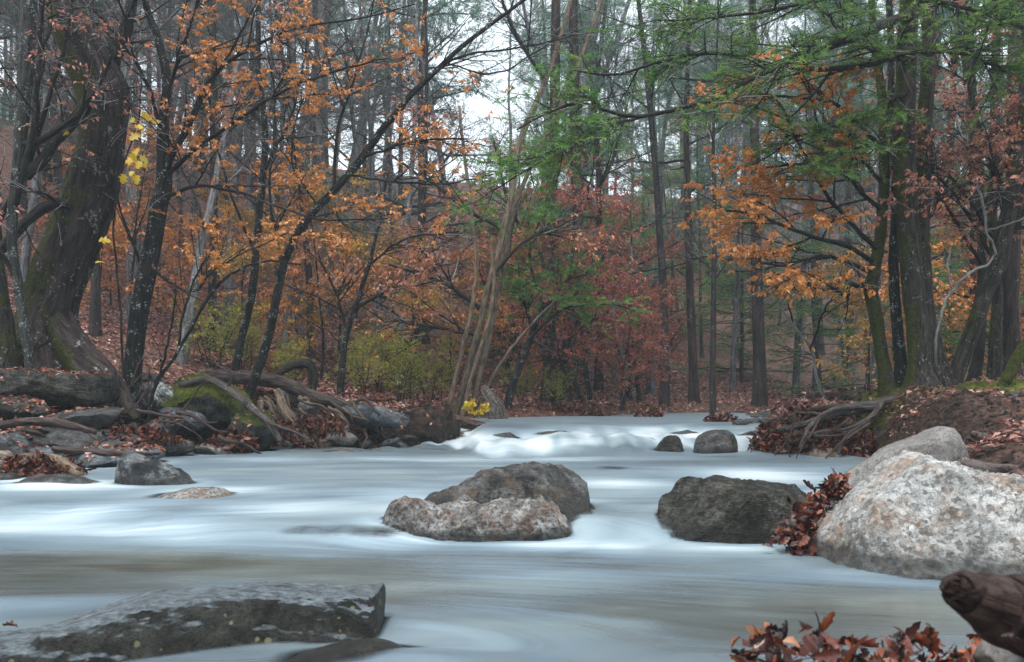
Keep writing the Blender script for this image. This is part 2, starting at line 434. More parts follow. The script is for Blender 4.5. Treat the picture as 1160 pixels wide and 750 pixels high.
def terrain(x, y):
    x = np.asarray(x, float); y = np.asarray(y, float)
    wob = .16 * fbm(x * 1.3, y * 1.3, 0, 3, 11)
    d = sdist(x, y) + wob * sstep(3., 6., y)
    w = wlevel(x, y)
    num = 0; den = 0
    for cx, cy, cz in CTRL:
        k = 1.0 / (((x - cx) ** 2 + (y - cy) ** 2) ** 1.6 + .15)
        num = num + k * cz; den = den + k
    plat = num / den
    right = sstep(2.5, 4.0, x) * sstep(14.5, 12.5, y) * sstep(8.5, 10, y)
    wid = 1.15 - .65 * right
    up = sstep(-.05, 1, d / wid)
    t = np.where(d > 0, w - .05 + (np.maximum(plat, w + .05) - w + .05) * up, w - .05 - np.minimum(.32, -d * .6))
    u = y * .8 - x * .6 - 14.5
    t = t + np.where(d > 0, 13.5 * sstep(0, 37, u), 0)
    t = t + np.where(d > 0, 7 * sstep(42, 110, y) + 5 * sstep(14, 45, x) * sstep(10, 30, y), 0)
    t = t + np.where(d > 0, sstep(0, .8, d) * (.07 * fbm(x * 1.1, y * 1.1, 0, 4, 2) + (.03 + .09 * right) * fbm(x * 5, y * 5, 0, 4, 9)), .05 * fbm(x * 2, y * 2, 0, 3, 4))
    return t


def grid_mesh(xs, ys, fn):
    X, Y = np.meshgrid(xs, ys)
    Z = fn(X, Y)
    n, m = len(ys), len(xs)
    idx = np.arange(n * m).reshape(n, m)
    q = np.stack([idx[:-1, :-1], idx[:-1, 1:], idx[1:, 1:], idx[1:, :-1]], -1).reshape(-1, 4)
    return np.stack([X, Y, Z], -1).reshape(-1, 3), q


def spaced(a, b, c, d, st, n1, n2):
    """dense spacing st between b and c, growing outwards to a and d"""
    L = b - np.geomspace(st, b - a, n1)[::-1]; Rr = c + np.geomspace(st, d - c, n2)
    return np.concatenate([L, np.arange(b, c, st), Rr])


gx = spaced(-400, -9, 9, 400, .075, 60, 60); gy = spaced(-60, 0, 22, 420, .075, 30, 90)
gv, gq = grid_mesh(gx, gy, terrain)
gd = sdist(gv[:, 0], gv[:, 1])
bed = sstep(.12, -.05, gd)
X_, Y_ = gv[:, 0], gv[:, 1]
soil = np.maximum(sstep(2.2, 3.4, X_) * sstep(13.8, 12.8, Y_) * sstep(1.6, .5, gd) * sstep(4, 6, Y_), .5 * sstep(1.3, 0.2, gd)) * (1 - bed)


def splat(x, y, L):
    r = 0
    for (cx, cy, rx, ry, a) in L:
        r = np.maximum(r, a * np.exp(-((x - cx) / rx) ** 2 - ((y - cy) / ry) ** 2))
    return r


MOSSP = [(4.9, 11.5, .9, .5, 1.), (5.8, 11.3, 1.1, .8, 1.), (7.3, 11.4, 1.2, .8, .9), (6.3, 10.4, .7, .5, .8), (-5.6, 11.9, .5, .3, 1.), (-6.6, 12.6, .8, .5, .7), (2.0, 20.0, 2, .8, .5), (-1.4, 17.2, 1.0, .6, .5)]
gmoss = splat(X_, Y_, MOSSP) * (1 - bed)
g = Geo().add(gv, gq); tag(g.build('ground', M['ground'], extra=dict(bed=bed, soil=np.clip(soil, 0, 1), moss=np.clip(gmoss, 0, 1))), kind='structure')


# ------------------------------------------------------------------ tubes and growth
def tubes(geo, paths, radii, sides=5, att=0.0, cap=False, ridge=0.0, seed=0, moss_side=None):
    p = np.asarray(paths, float); r = np.asarray(radii, float)
    if p.ndim == 2: p = p[None]; r = r[None]
    N, n, _ = p.shape
    t = unit(np.gradient(p, axis=1))
    mt = unit(t.mean(axis=1))
    ref = np.zeros((N, 3)); ref[np.arange(N), np.argmin(np.abs(mt), axis=1)] = 1
    u = unit(np.cross(t, ref[:, None, :])); w = np.cross(t, u)
    ang = np.linspace(0, 2 * np.pi, sides, endpoint=False)
    dirs = u[:, :, None, :] * np.cos(ang)[None, None, :, None] + w[:, :, None, :] * np.sin(ang)[None, None, :, None]
    rr = r[:, :, None] * np.ones(sides)
    arc = np.concatenate([np.zeros((N, 1)), np.cumsum(np.linalg.norm(np.diff(p, axis=1), axis=2), axis=1)], axis=1)
    bark = np.stack([np.cos(ang) * r[:, :, None], np.sin(ang) * r[:, :, None], arc[:, :, None] + 0 * rr], -1) + (np.arange(N) * 1.37)[:, None, None, None]
    if ridge:
        K = np.maximum(r[:, :, None] * 9, 1.6); ca, sa = np.cos(ang) * K, np.sin(ang) * K; S3 = arc[:, :, None] + 0 * ca
        rr = rr * (1 + ridge * fbm(ca, sa, S3 * 1.8, 4, seed) + ridge * 1.3 * fbm(ca * .35, sa * .35, S3 * 1.3 + 5, 2, seed + 3))
    v = p[:, :, None, :] + dirs * rr[..., None]
    idx = np.arange(N * n * sides).reshape(N, n, sides)
    a, b_ = idx[:, :-1], idx[:, 1:]
    q = np.stack([a, np.roll(a, -1, 2), np.roll(b_, -1, 2), b_], -1).reshape(-1, 4)
    fs = [q]
    if cap:
        fs.append(idx[:, 0, ::-1].copy()); fs.append(idx[:, -1].copy())
    A = np.zeros((N, n, sides)) + att
    if moss_side is not None:
        A = A + .28 * np.maximum(0, (dirs * np.asarray(moss_side)).sum(-1))
    geo.add(v, fs, A.ravel(), bark)
    return geo


def crom(pts, n, jit=0.0, rng=None):
    """smooth curve through hand-placed points (any number of columns)"""
    p = np.asarray(pts, float); p = np.vstack([2 * p[0] - p[1], p, 2 * p[-1] - p[-2]])
    m = len(p) - 3
    t = np.linspace(0, m, n); i = np.minimum(t.astype(int), m - 1); f = (t - i)[:, None]
    a, b, c, d = p[i], p[i + 1], p[i + 2], p[i + 3]
    q = .5 * (2 * b + (c - a) * f + (2 * a - 5 * b + 4 * c - d) * f ** 2 + (3 * b - a - 3 * c + d) * f ** 3)
    if jit and rng is not None:
        j = rng.normal(0, jit, (n, 3)); j = (j + np.roll(j, 1, 0)) / 2; j[0] = 0
        q[:, :3] += j
    return q


def walk(starts, dirs, lens, n, wig, trop, rng, flat=0.0):
    N = len(starts); P_ = np.zeros((N, n, 3)); P_[:, 0] = starts; d = unit(dirs)
    st = (lens / (n - 1))[:, None]
    for i in range(1, n):
        P_[:, i] = P_[:, i - 1] + d * st
        d = d + rng.normal(0, wig, (N, 3)) + np.asarray(trop)
        if flat: d[:, 2] *= (1 - flat)
        d = unit(d)
    return P_


def spawn(paths, radii, per, t0, t1, ang, rng, flat=0.0, sym=False):
    N, n, _ = paths.shape
    k = N * per
    pi = np.repeat(np.arange(N), per)
    t = rng.uniform(t0, t1, k) * (n - 1.001)
    i = t.astype(int); f = (t - i)[:, None]
    pos = paths[pi, i] * (1 - f) + paths[pi, i + 1] * f
    rad = radii[pi, i] * (1 - f[:, 0]) + radii[pi, i + 1] * f[:, 0]
    tan = unit(paths[pi, i + 1] - paths[pi, i])
    rv = rng.normal(0, 1, (k, 3))
    if flat: rv[:, 2] *= (1 - flat)
    perp = unit(rv - (rv * tan).sum(-1, keepdims=True) * tan)
    a = np.radians(ang) * rng.uniform(.7, 1.25, k)[:, None]
    d = tan * np.cos(a) + perp * np.sin(a)
    return pos, unit(d), rad, t / (n - 1), pi


def taper(r0, n, end=.25, p=1.0):
    s = np.linspace(0, 1, n) ** p
    return np.asarray(r0)[:, None] * (1 - s * (1 - end))


# leaf templates: stations along the midrib with half widths
def leaf_tpl(widths, fold=.25, curl=.25):
    n = len(widths); x = np.linspace(0, 1, n); V = []
    for i in range(n):
        z = -curl * x[i] ** 2
        V += [(x[i], -widths[i], z + fold * widths[i]), (x[i], 0, z), (x[i], widths[i], z + fold * widths[i])]
    Fc = []
    for i in range(n - 1):
        a = 3 * i
        Fc += [(a, a + 3, a + 4, a + 1), (a + 1, a + 4, a + 5, a + 2)]
    return np.array(V), np.array(Fc)


BEECH = leaf_tpl([.02, .24, .02], .5, .15)
BEECH2 = leaf_tpl([.02, .19, .25, .17, .01], .45, .2)
OAK = leaf_tpl([.01, .04, .13, .15, .10, .20, .25, .16, .24, .28, .19, .13, .16, .09, .01], .35, .35)
MAPLE = leaf_tpl([.03, .42, .22, .55, .20, .30, .02], .2, .25)
NEED = (np.array([(0, -.5, 0), (0, .5, 0), (1, 0, 0)]), np.array([(0, 1, 2)]))


def leaves(geo, pos, dirs, size, rng, tpl=BEECH, up=(0, 0, 1), uprand=.6, width=1.0, att=None, curlvar=0.0):
    N = len(pos); V, Fc = tpl
    x = unit(dirs)
    z = unit(np.asarray(up) + rng.normal(0, uprand, (N, 3)))
    y = unit(np.cross(z, x)); z = np.cross(x, y)
    s = size * rng.uniform(.65, 1.2, N)
    L = np.broadcast_to(V, (N,) + V.shape).copy()
    if curlvar:
        cv = rng.normal(0, curlvar, (N, 1)); L[:, :, 2] += cv * L[:, :, 0] ** 2 + rng.normal(0, curlvar, (N, 1)) * np.abs(L[:, :, 1]) * 1.5
        L[:, :, 2] += rng.normal(0, .02, L.shape[:2])
    vv = pos[:, None] + s[:, None, None] * (L[..., :1] * x[:, None] + L[..., 1:2] * width * y[:, None] + L[..., 2:] * z[:, None])
    idx = (np.arange(N)[:, None, None] * len(V) + Fc[None]).reshape(-1, Fc.shape[1])
    if att is None: att = rng.uniform(0, 1, N)
    geo.add(vv, idx, np.repeat(att, len(V)))
    return geo


def needles(geo, paths, per, length, w, rng, ang=55, flat=.5, droop=0.0, att=None):
    rad = np.zeros(paths.shape[:2])
    pos, d, _, t, pi = spawn(paths, rad, per, .05, 1., ang, rng, flat=flat)
    d[:, 2] -= droop
    if att is None: att = rng.uniform(0, .8, len(paths))[pi] + rng.uniform(0, .2, len(pos))
    else: att = att[pi] + rng.uniform(-.1, .1, len(pos))
    leaves(geo, pos, d, length, rng, NEED, uprand=.8, width=w / length, att=np.clip(att, 0, 1))


# ------------------------------------------------------------------ tree builders
def hero_tree(name, label, cat, stems, trunk_mat, seed, branches=(), branch_mat='bark_branch', grow=None, leaf=None, sides=14, ridge=.10,
              flare=.0, group=None, moss_side=(-.7, -.3, .6), moss_att=0.0, extra_leaf=None, roots=()):
    """stems/branches: lists of (px,py,depth,width_px). Parts: trunk, branches, crown, root."""
    rng = np.random.default_rng(seed)
    f0 = stems[0][0]; base = P(f0[0], f0[1], f0[2])
    root = empty(name, base, label, cat, group)

    def conv(pts, n, jit):
        q = np.array([np.append(P(a, b_, d), w * d / F / 2) for a, b_, d, w in pts])
        q = crom(q, n, jit, rng); q[:, 3] = np.maximum(q[:, 3], .0022)
        return q[:, :3], q[:, 3]
    gt = Geo(); allp = []
    for k, st in enumerate(stems):
        n = 40
        a, r = conv(st, n, .008)
        if flare:
            hh = np.linalg.norm(a - a[0], axis=1); r = r * (1 + flare * np.exp(-hh / .22))
        below = np.vstack([a[0] - (0, 0, .35), a]); rb = np.append(r[0] * 1.1, r)
        tubes(gt, below, rb, sides if r[0] > .05 else 8, ridge=ridge, seed=seed + k, moss_side=moss_side, att=moss_att, cap=True)
        allp.append((a, r))
    gt.build('trunk', M[trunk_mat], root, origin=None)
    gb = Geo(); bp = []
    for br in branches:
        n = 22
        a, r = conv(br, n, .012)
        tubes(gb, a, r, 7, ridge=.1, seed=seed, moss_side=moss_side, att=moss_att * .5)
        if not grow:
            gb.build('branch', M[branch_mat if not trunk_mat == 'bark_white' else trunk_mat], root); gb = Geo()
        bp.append((a, r))
    gl = Geo(); tw = None
    if grow:
        par = bp if (bp and not grow.get('from_trunk')) else bp + allp
        pp = np.array([crom(np.column_stack([a, r]), 22) for a, r in par])
        pth, rad = pp[:, :, :3], pp[:, :, 3]
        for lv, (per, L0, L1, ang, t0, wig, up_, flat, sd) in enumerate(grow['levels']):
            pos, d, rr, t, pi = spawn(pth, rad, per, t0, 1., ang, rng, flat=flat)
            ln = rng.uniform(L0, L1, len(pos)) * (1.15 - .5 * t)
            n = 9 if lv == 0 else 6
            np_ = walk(pos, d, ln, n, wig, (0, 0, up_), rng, flat * .15)
            r0 = np.minimum(rr * .62, ln * .016 + .0015)
            nr = taper(np.maximum(r0, .0016), n, .3)
            tubes(gb, np_, nr, sd, att=0. if lv == 0 else (rng.uniform(0, 1, len(np_)) < .30)[:, None, None] * 1.0)
            pth, rad = np_, nr
        tw = pth
    if gb.n: gb.build('branches', M[branch_mat], root)
    if leaf and tw is not None:
        for lf in (leaf if isinstance(leaf, list) else [leaf]):
            keep = rng.uniform(0, 1, len(tw)) < lf.get('frac', 1.)
            if 'box' in lf:      # only where the photo shows leaves: pixel box at this distance
                c = tw[:, -1]; px = c[:, 0] / c[:, 1] * F + CX; py = HOR - (c[:, 2] - H) / c[:, 1] * F
                x0, y0, x1, y1 = lf['box']; w_ = rng.normal(0, 22, len(tw)); keep &= (px + w_ > x0) & (px + w_ < x1) & (py + w_ * .5 > y0) & (py + w_ * .5 < y1)
            if not lf.get('needle'):
                c = tw[:, 0]; keep &= fbm(c[:, 0] * 1.1, c[:, 1] * 1.1, c[:, 2] * 3.4, 2, seed + 5) + rng.normal(0, .12, len(tw)) > lf.get('gap', -.05)
            t2 = tw[keep]
            if not len(t2): continue
            gl = Geo()
            if lf.get('needle'):
                needles(gl, t2, lf['per'], lf['size'], lf['w'], rng, droop=lf.get('droop', .1))
            else:
                cl = np.clip(.5 + .45 * fbm(t2[:, 0, 0] * 1.5, t2[:, 0, 1] * 1.5, t2[:, 0, 2] * 1.5, 2, seed), 0, 1)
                pos, d, _, t, pi = spawn(t2, np.zeros(t2.shape[:2]), lf['per'], .1, 1., 50, rng, flat=.5)
                d[:, 2] -= lf.get('droop', .45)
                leaves(gl, pos, d, lf['size'], rng, lf.get('tpl', BEECH), uprand=.55, att=np.clip(.55 * cl[pi] + rng.uniform(0, .5, len(pos)), 0, 1))
            gl.build('crown', M[lf['mat']], root)
    if roots:
        for k, rt in enumerate(roots):
            g_ = Geo(); a, r = conv(rt, 20, .01)
            tubes(g_, a, r, 12, ridge=.16, seed=seed + 9 + k, moss_side=moss_side, att=moss_att)
            g_.build('root', M[trunk_mat], root)
    for ch in root.children:      # world-space meshes: bring them into the root's frame
        ch.data.transform(__import__('mathutils').Matrix.Translation(-root.location))
    return root


def proto_tree(name, seed, height, r0, trunk_mat, levels, leaf=None, lean=(0, 0), limbs=10, limb_len=(1.5, 3.5), limb_t0=.35, limb_ang=60, limb_up=.02, flat=.3,
               branch_mat='bark_branch', conical=False, stems=1, wig=.02, tsides=9, twig_trunk=False):
    """a free-standing tree at the origin with trunk, branches and crown; placed later"""
    rng = np.random.default_rng(seed)
    root = empty(name, (0, 0, 0))
    n = 26
    d0 = unit(np.array([[lean[0], lean[1], 1.]]) + (rng.normal(0, .22, (stems, 3)) if stems > 1 else 0))
    st = rng.normal(0, .12 if stems > 1 else 0, (stems, 3)); st[:, 2] = -.4
    tp = walk(st, np.repeat(d0, stems, 0) if len(d0) == 1 else d0, np.full(stems, height) * rng.uniform(.8, 1, stems), n, wig, (0, 0, .01), rng)
    tr = taper(np.full(stems, r0), n, .12, 1.1); tr[:, :2] *= np.array([1.5, 1.2])
    gt = Geo(); tubes(gt, tp, tr, tsides, ridge=.08, seed=seed, moss_side=(-.5, -.5, .3)); gt.build('trunk', M[trunk_mat], root)
    gb = Geo()
    pos, d, rr, t, pi = spawn(tp, tr, limbs, limb_t0, .98, limb_ang, rng)
    ln = rng.uniform(*limb_len, len(pos)) * ((1.15 - t) * 1.3 if conical else (1.2 - .7 * t))
    pth = walk(pos, d, ln, 10, .09, (0, 0, limb_up), rng, flat * .1)
    rad = taper(np.clip(rr * .45, .006, .09), 10, .25); tubes(gb, pth, rad, 5)
    for lv, (per, L0, L1, ang, t0, wg, up_, fl, sd) in enumerate(levels):
        pos, d, rr, t, pi = spawn(pth, rad, per, t0, 1., ang, rng, flat=fl)
        l2 = rng.uniform(L0, L1, len(pos)) * (1.15 - .5 * t)
        pth = walk(pos, d, l2, 6, wg, (0, 0, up_), rng, fl * .15)
        rad = taper(np.maximum(np.minimum(rr * .6, l2 * .014 + .002), .0022), 6, .35)
        tubes(gb, pth, rad, sd, att=(rng.uniform(0, 1, len(pth)) < .25)[:, None, None] * 1.0)
    gb.build('branches', M[branch_mat], root)
    if leaf:
        gl = Geo(); t2 = pth[rng.uniform(0, 1, len(pth)) < leaf.get('frac', 1)]
        if leaf.get('needle'): needles(gl, t2, leaf['per'], leaf['size'], leaf['w'], rng, droop=leaf.get('droop', .1))
        else:
            cl = np.clip(.5 + .45 * fbm(t2[:, 0, 0] * 1.2, t2[:, 0, 1] * 1.2, t2[:, 0, 2] * 1.2, 2, seed), 0, 1)
            pos, d, _, t, pi = spawn(t2, np.zeros(t2.shape[:2]), leaf['per'], .05, 1., 50, rng, flat=.5); d[:, 2] -= .35
            leaves(gl, pos, d, leaf['size'], rng, BEECH, uprand=.6, att=np.clip(.5 * cl[pi] + rng.uniform(0, .5, len(pos)), 0, 1))
        gl.build('crown', M[leaf['mat']], root)
    return root


def gz(x, y): return float(terrain(np.array([x]), np.array([y]))[0])


USED = set()


def place(proto, px, d, label, cat, group=None, sc=1.0, rz=None, tilt=(0, 0), dz=0.):
    x = (px - CX) / F * d; z = gz(x, d) + dz
    rz = random.uniform(0, 6.28) if rz is None else rz
    if proto.name not in USED:
        USED.add(proto.name); r = proto; r.location = (x, d, z); r.rotation_euler = (tilt[0], tilt[1], rz); r.scale = (sc,) * 3
    else:
        r = dup(proto, (x, d, z), rz, sc, tilt=tilt)
        if 'group' in r: del r['group']
    tag(r, label, cat, group)
    return r

# ------------------------------------------------------------------ rocks
ROCKS = []      # (object) used to find how deep the water is over them


def ico(sub):
    import bmesh
    bm = bmesh.new(); bmesh.ops.create_icosphere(bm, subdivisions=sub, radius=1)
    v = np.array([q.co[:] for q in bm.verts]); f = np.array([[w.index for w in q.verts] for q in bm.faces]); bm.free()
    return v, f


ICO = {k: ico(k) for k in (3, 4, 5, 6)}


def rock(name, label, cat, c, size, mat, seed, rz=0., tilt=(0, 0), cuts=9, rough=.10, fine=.028, sub=5, box=1.0, group=None, cutlist=()):
    v, f = ICO[sub]; rng = np.random.default_rng(seed)
    p = v.copy()
    if box != 1.0:
        pn = (np.abs(p) ** box).sum(1) ** (1 / box); p = p / pn[:, None]
    pl = [(unit(rng.normal(0, 1, 3)), rng.uniform(.55, .85)) for _ in range(cuts)] + [(unit(np.array(a, float)), b_) for a, b_ in cutlist]
    for n_, dd in pl:
        e = np.maximum(p @ n_ - dd, 0); p = p - e[:, None] * n_
    s = np.asarray(size, float); w = p * s
    sc_ = 1.6 / s.max()
    m = s.min()
    nd = unit(p / s)
    w = w + nd * (m * rough * fbm(p[:, 0] * 2.2 + seed, p[:, 1] * 2.2, p[:, 2] * 2.2, 4, seed))[:, None]
    w = w + nd * (fine * (1 - 2 * np.abs(fbm(w[:, 0] * 7 + seed, w[:, 1] * 7, w[:, 2] * 7, 4, seed + 5))))[:, None]
    cx, sx, cy, sy, cz, sz = math.cos(tilt[0]), math.sin(tilt[0]), math.cos(tilt[1]), math.sin(tilt[1]), math.cos(rz), math.sin(rz)
    Rx = np.array([[1, 0, 0], [0, cx, -sx], [0, sx, cx]]); Ry = np.array([[cy, 0, sy], [0, 1, 0], [-sy, 0, cy]]); Rz = np.array([[cz, -sz, 0], [sz, cz, 0], [0, 0, 1]])
    w = w @ (Rz @ Ry @ Rx).T
    g_ = Geo(); g_.add(w, f)
    o = g_.build(name, M[mat]); o.location = [float(q) for q in c]
    tag(o, label, cat, group); ROCKS.append((o, w + np.asarray(c), f)); return o


def ridge_rock(name, label, cat, prof, depth, hw, mat, seed, base=-.22, e=(.75, .8), rough=.03, fine=.012, nx=150, na=70, yshift=0.0, group=None, lay=0.0, skew=0.0, yc=None, cuts=0, cutd=(.62, .85)):
    """a boulder laid out by its skyline: prof = [(px, py_top)] at real distance depth, hw = list of half thicknesses along it"""
    prof = np.array(prof, float)
    x = (prof[:, 0] - CX) / F * depth; z = H - (prof[:, 1] - HOR) / F * depth
    q = np.column_stack([x, z, hw, np.zeros(len(x)) if yc is None else yc])
    q = crom(q, nx)
    q[:, 2] = np.maximum(q[:, 2], .004); q[:, 1] = np.maximum(q[:, 1], base + .01)
    th = np.linspace(0, np.pi, na)
    C, S = np.cos(th), np.sin(th)
    X = np.repeat(q[:, :1], na, 1)
    Yo = np.sign(C) * np.abs(C) ** e[0]; Zo = np.abs(S) ** e[1]
    Y = depth + yshift + q[:, 3:4] + q[:, 2:3] * Yo[None]
    Z = base + (q[:, 1:2] - base) * Zo[None]
    Y = Y + skew * (Z - base)
    cen = np.stack([X, np.full_like(X, depth + yshift), np.full_like(X, base)], -1)
    p = np.stack([X, Y, Z], -1)
    nrm = unit(np.stack([0 * X, Yo[None] * np.ones_like(X) * .9, Zo[None] * np.ones_like(X)], -1))
    dsp = rough * 1.5 * fbm(X * 3.3, Y * 3.3, Z * 3.3, 5, seed) + fine * (1 - 2 * np.abs(fbm(X * 12, Y * 12, Z * 12, 4, seed + 3)))
    if lay: dsp = dsp + lay * vnoise(X * 2.5 + Z * 4, Y * 2.5, Z * 30 + X * 4, seed + 7)
    if cuts:      # broken planar faces
        rc = np.random.default_rng(seed + 50); zt = q[:, 1].max(); half = np.array([(x.max() - x.min()) / 2, max(hw), zt - base]); c0 = np.array([x.mean(), depth + yshift, base])
        un = (p - c0) / half
        for _ in range(cuts):
            nn = rc.normal(0, 1, 3); nn[1] -= .5; nn[2] = abs(nn[2]) * .9; nn = unit(nn); dd = rc.uniform(*cutd)
            un = un - np.maximum((un * nn).sum(-1) - dd, 0)[..., None] * nn
        p = un * half + c0
    p = p + nrm * dsp[..., None]
    p[..., 0] += rough * .6 * fbm(Y * 4, Z * 4, X * 2, 3, seed + 11)
    idx = np.arange(nx * na).reshape(nx, na)
    f = np.stack([idx[:-1, :-1], idx[1:, :-1], idx[1:, 1:], idx[:-1, 1:]], -1).reshape(-1, 4)
    org = np.array([x.mean(), depth + yshift, 0.])
    w = p.reshape(-1, 3) - org
    g_ = Geo(); g_.add(w, [f, idx[0][None].copy(), idx[-1][::-1][None].copy()])
    o = g_.build(name, M[mat]); o.location = [float(t) for t in org]
    tag(o, label, cat, group); ROCKS.append((o, w + org, f)); return o


# ---- hero rocks, by skyline
ridge_rock('boulder', 'humped grey brown boulder behind the pale ledge, alone in the middle of the stream', 'boulder',
           [(440, 618), (462, 577), (496, 562), (530, 548), (562, 533), (596, 529), (630, 534), (656, 549), (674, 570), (684, 612)], 6.42,
           [.10, .22, .33, .42, .48, .5, .48, .40, .28, .10], 'rock_grey', 3, e=(.6, .85), cuts=4, cutd=(.84, .97), rough=.06, fine=.02, lay=.012, nx=200, na=110)
ridge_rock('rock_ledge', 'pale knobbly low ledge at the foot of the humped boulder in mid-stream', 'rock',
           [(430, 612), (440, 580), (462, 571), (495, 574), (520, 577), (548, 574), (575, 568), (608, 569), (630, 578), (642, 596), (650, 616)], 5.86,
           [.08, .16, .2, .24, .26, .26, .26, .25, .2, .14, .05], 'rock_ledge', 7, e=(.4, .45), rough=.085, fine=.035, nx=200, na=100)
ridge_rock('boulder', 'dark layered blocky boulder against the big pale boulder', 'boulder',
           [(740, 632), (752, 572), (764, 562), (785, 551), (820, 549), (860, 553), (905, 557), (940, 560), (965, 590), (972, 628)], 5.95,
           [.10, .26, .36, .48, .52, .52, .50, .45, .35, .2], 'rock_dark', 5, e=(.34, .36), cuts=5, cutd=(.8, .95), rough=.05, fine=.02, lay=.016, nx=200, na=110)
ridge_rock('boulder', 'huge speckled white and brown boulder rising at the right edge of the stream', 'boulder',
           [(915, 665), (930, 612), (950, 582), (978, 558), (1012, 534), (1045, 518), (1075, 517), (1100, 528), (1140, 540), (1190, 548), (1250, 575), (1310, 650)], 5.15,
           [.12, .38, .55, .68, .78, .82, .82, .8, .8, .75, .6, .2], 'rock_white', 9, e=(.55, .7), rough=.085, fine=.022, nx=300, na=160, base=-.3, yshift=.05, cuts=9, cutd=(.86, .98))
ridge_rock('standing_stone', 'smooth grey stone slanting to a raised point behind the huge pale boulder', 'stone',
           [(946, 552), (962, 537), (988, 521), (1014, 505), (1042, 495), (1064, 486), (1075, 489), (1086, 510), (1094, 545)], 7.3,
           [.05, .16, .24, .30, .32, .28, .24, .20, .08], 'rock_flat', 12, e=(.5, .5), rough=.025, fine=.012, base=-.1, cuts=5, cutd=(.82, .96))
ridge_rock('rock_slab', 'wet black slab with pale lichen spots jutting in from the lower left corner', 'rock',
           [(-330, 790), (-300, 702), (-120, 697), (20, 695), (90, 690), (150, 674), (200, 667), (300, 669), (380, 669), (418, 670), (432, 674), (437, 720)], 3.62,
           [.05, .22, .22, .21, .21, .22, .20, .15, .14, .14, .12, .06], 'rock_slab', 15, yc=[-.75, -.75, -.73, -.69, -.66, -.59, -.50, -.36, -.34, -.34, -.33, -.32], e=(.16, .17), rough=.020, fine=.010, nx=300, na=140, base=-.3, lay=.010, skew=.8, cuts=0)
ridge_rock('submerged_rock', 'smooth dark rock edge under water beside the spotted black slab', 'rock',
           [(270, 815), (300, 772), (345, 744), (400, 731), (440, 733), (520, 778), (560, 815)], 3.1, [.06, .2, .26, .3, .28, .15, .05], 'rock_dark', 16, e=(.6, .9), rough=.015, fine=.004, base=-.32)
ridge_rock('rock', 'small black and white streaked rock standing in the water off the left bank', 'rock',
           [(128, 556), (135, 520), (147, 512), (164, 519), (182, 526), (202, 534), (220, 549), (230, 562)], 8.1, [.03, .10, .16, .2, .2, .16, .12, .04], 'rock_streak', 18, e=(.7, .8), cuts=2, cutd=(.9, .97), rough=.04, lay=.02, base=-.1)
ridge_rock('submerged_rock', 'pale rounded rock just breaking the surface below the streaked rock', 'rock',
           [(140, 600), (160, 574), (190, 560), (225, 553), (258, 561), (284, 600)], 7.15, [.05, .22, .32, .34, .26, .06], 'rock_ledge', 20, e=(.8, .9), rough=.02, fine=.008, base=-.1)
ridge_rock('submerged_rock', 'long low streaked rock awash in front of the mid-stream ledge', 'rock',
           [(290, 625), (330, 608), (370, 606), (410, 605), (445, 609), (470, 625)], 5.62, [.04, .12, .16, .16, .12, .04], 'rock_ledge', 22, e=(.8, .9), rough=.012, base=-.15)
ridge_rock('submerged_rock', 'tan hump veiled by flowing water upstream of the humped boulder', 'rock',
           [(640, 562), (665, 540), (695, 533), (722, 540), (750, 562)], 9.4, [.05, .25, .3, .25, .05], 'rock_tan', 24, e=(.8, .9), rough=.015, fine=.006, base=-.1)
ridge_rock('submerged_rock', 'low drowned rock at the left edge just under the pile of driftwood', 'rock',
           [(-5, 575), (25, 545), (60, 538), (100, 543), (130, 575)], 8.0, [.05, .2, .25, .2, .05], 'rock_small', 25, e=(.8, .9), rough=.015, fine=.006, base=-.1)
ridge_rock('stone', 'small tan stone in the water in front of the left bank root mass', 'stone',
           [(352, 530), (364, 516), (382, 512), (400, 514), (410, 530)], 12.0, [.05, .2, .25, .2, .05], 'rock_tan', 27, e=(.8, .9), rough=.02, base=-.05)
ridge_rock('boulder', 'squat grey boulder standing in the white cascade on the right', 'boulder',
           [(785, 525), (790, 500), (802, 490), (815, 487), (827, 489), (832, 502), (834, 525)], 11.75, [.05, .2, .28, .3, .28, .18, .05], 'rock_grey', 29, e=(.7, .7), rough=.04, base=-.05)
ridge_rock('rock', 'rounded dark rock half drowned in the cascade beside the squat grey boulder', 'rock',
           [(738, 520), (748, 502), (760, 496), (770, 500), (776, 520)], 11.9, [.05, .18, .22, .18, .05], 'rock_dark', 31, e=(.8, .9), rough=.03, base=-.05)
ridge_rock('stone', 'low tan stone at the waterline under the leafy root bank', 'stone',
           [(898, 525), (910, 508), (930, 504), (955, 507), (972, 516), (976, 528)], 11.2, [.05, .2, .25, .22, .16, .05], 'rock_tan', 33, e=(.8, .9), rough=.03, base=-.05)
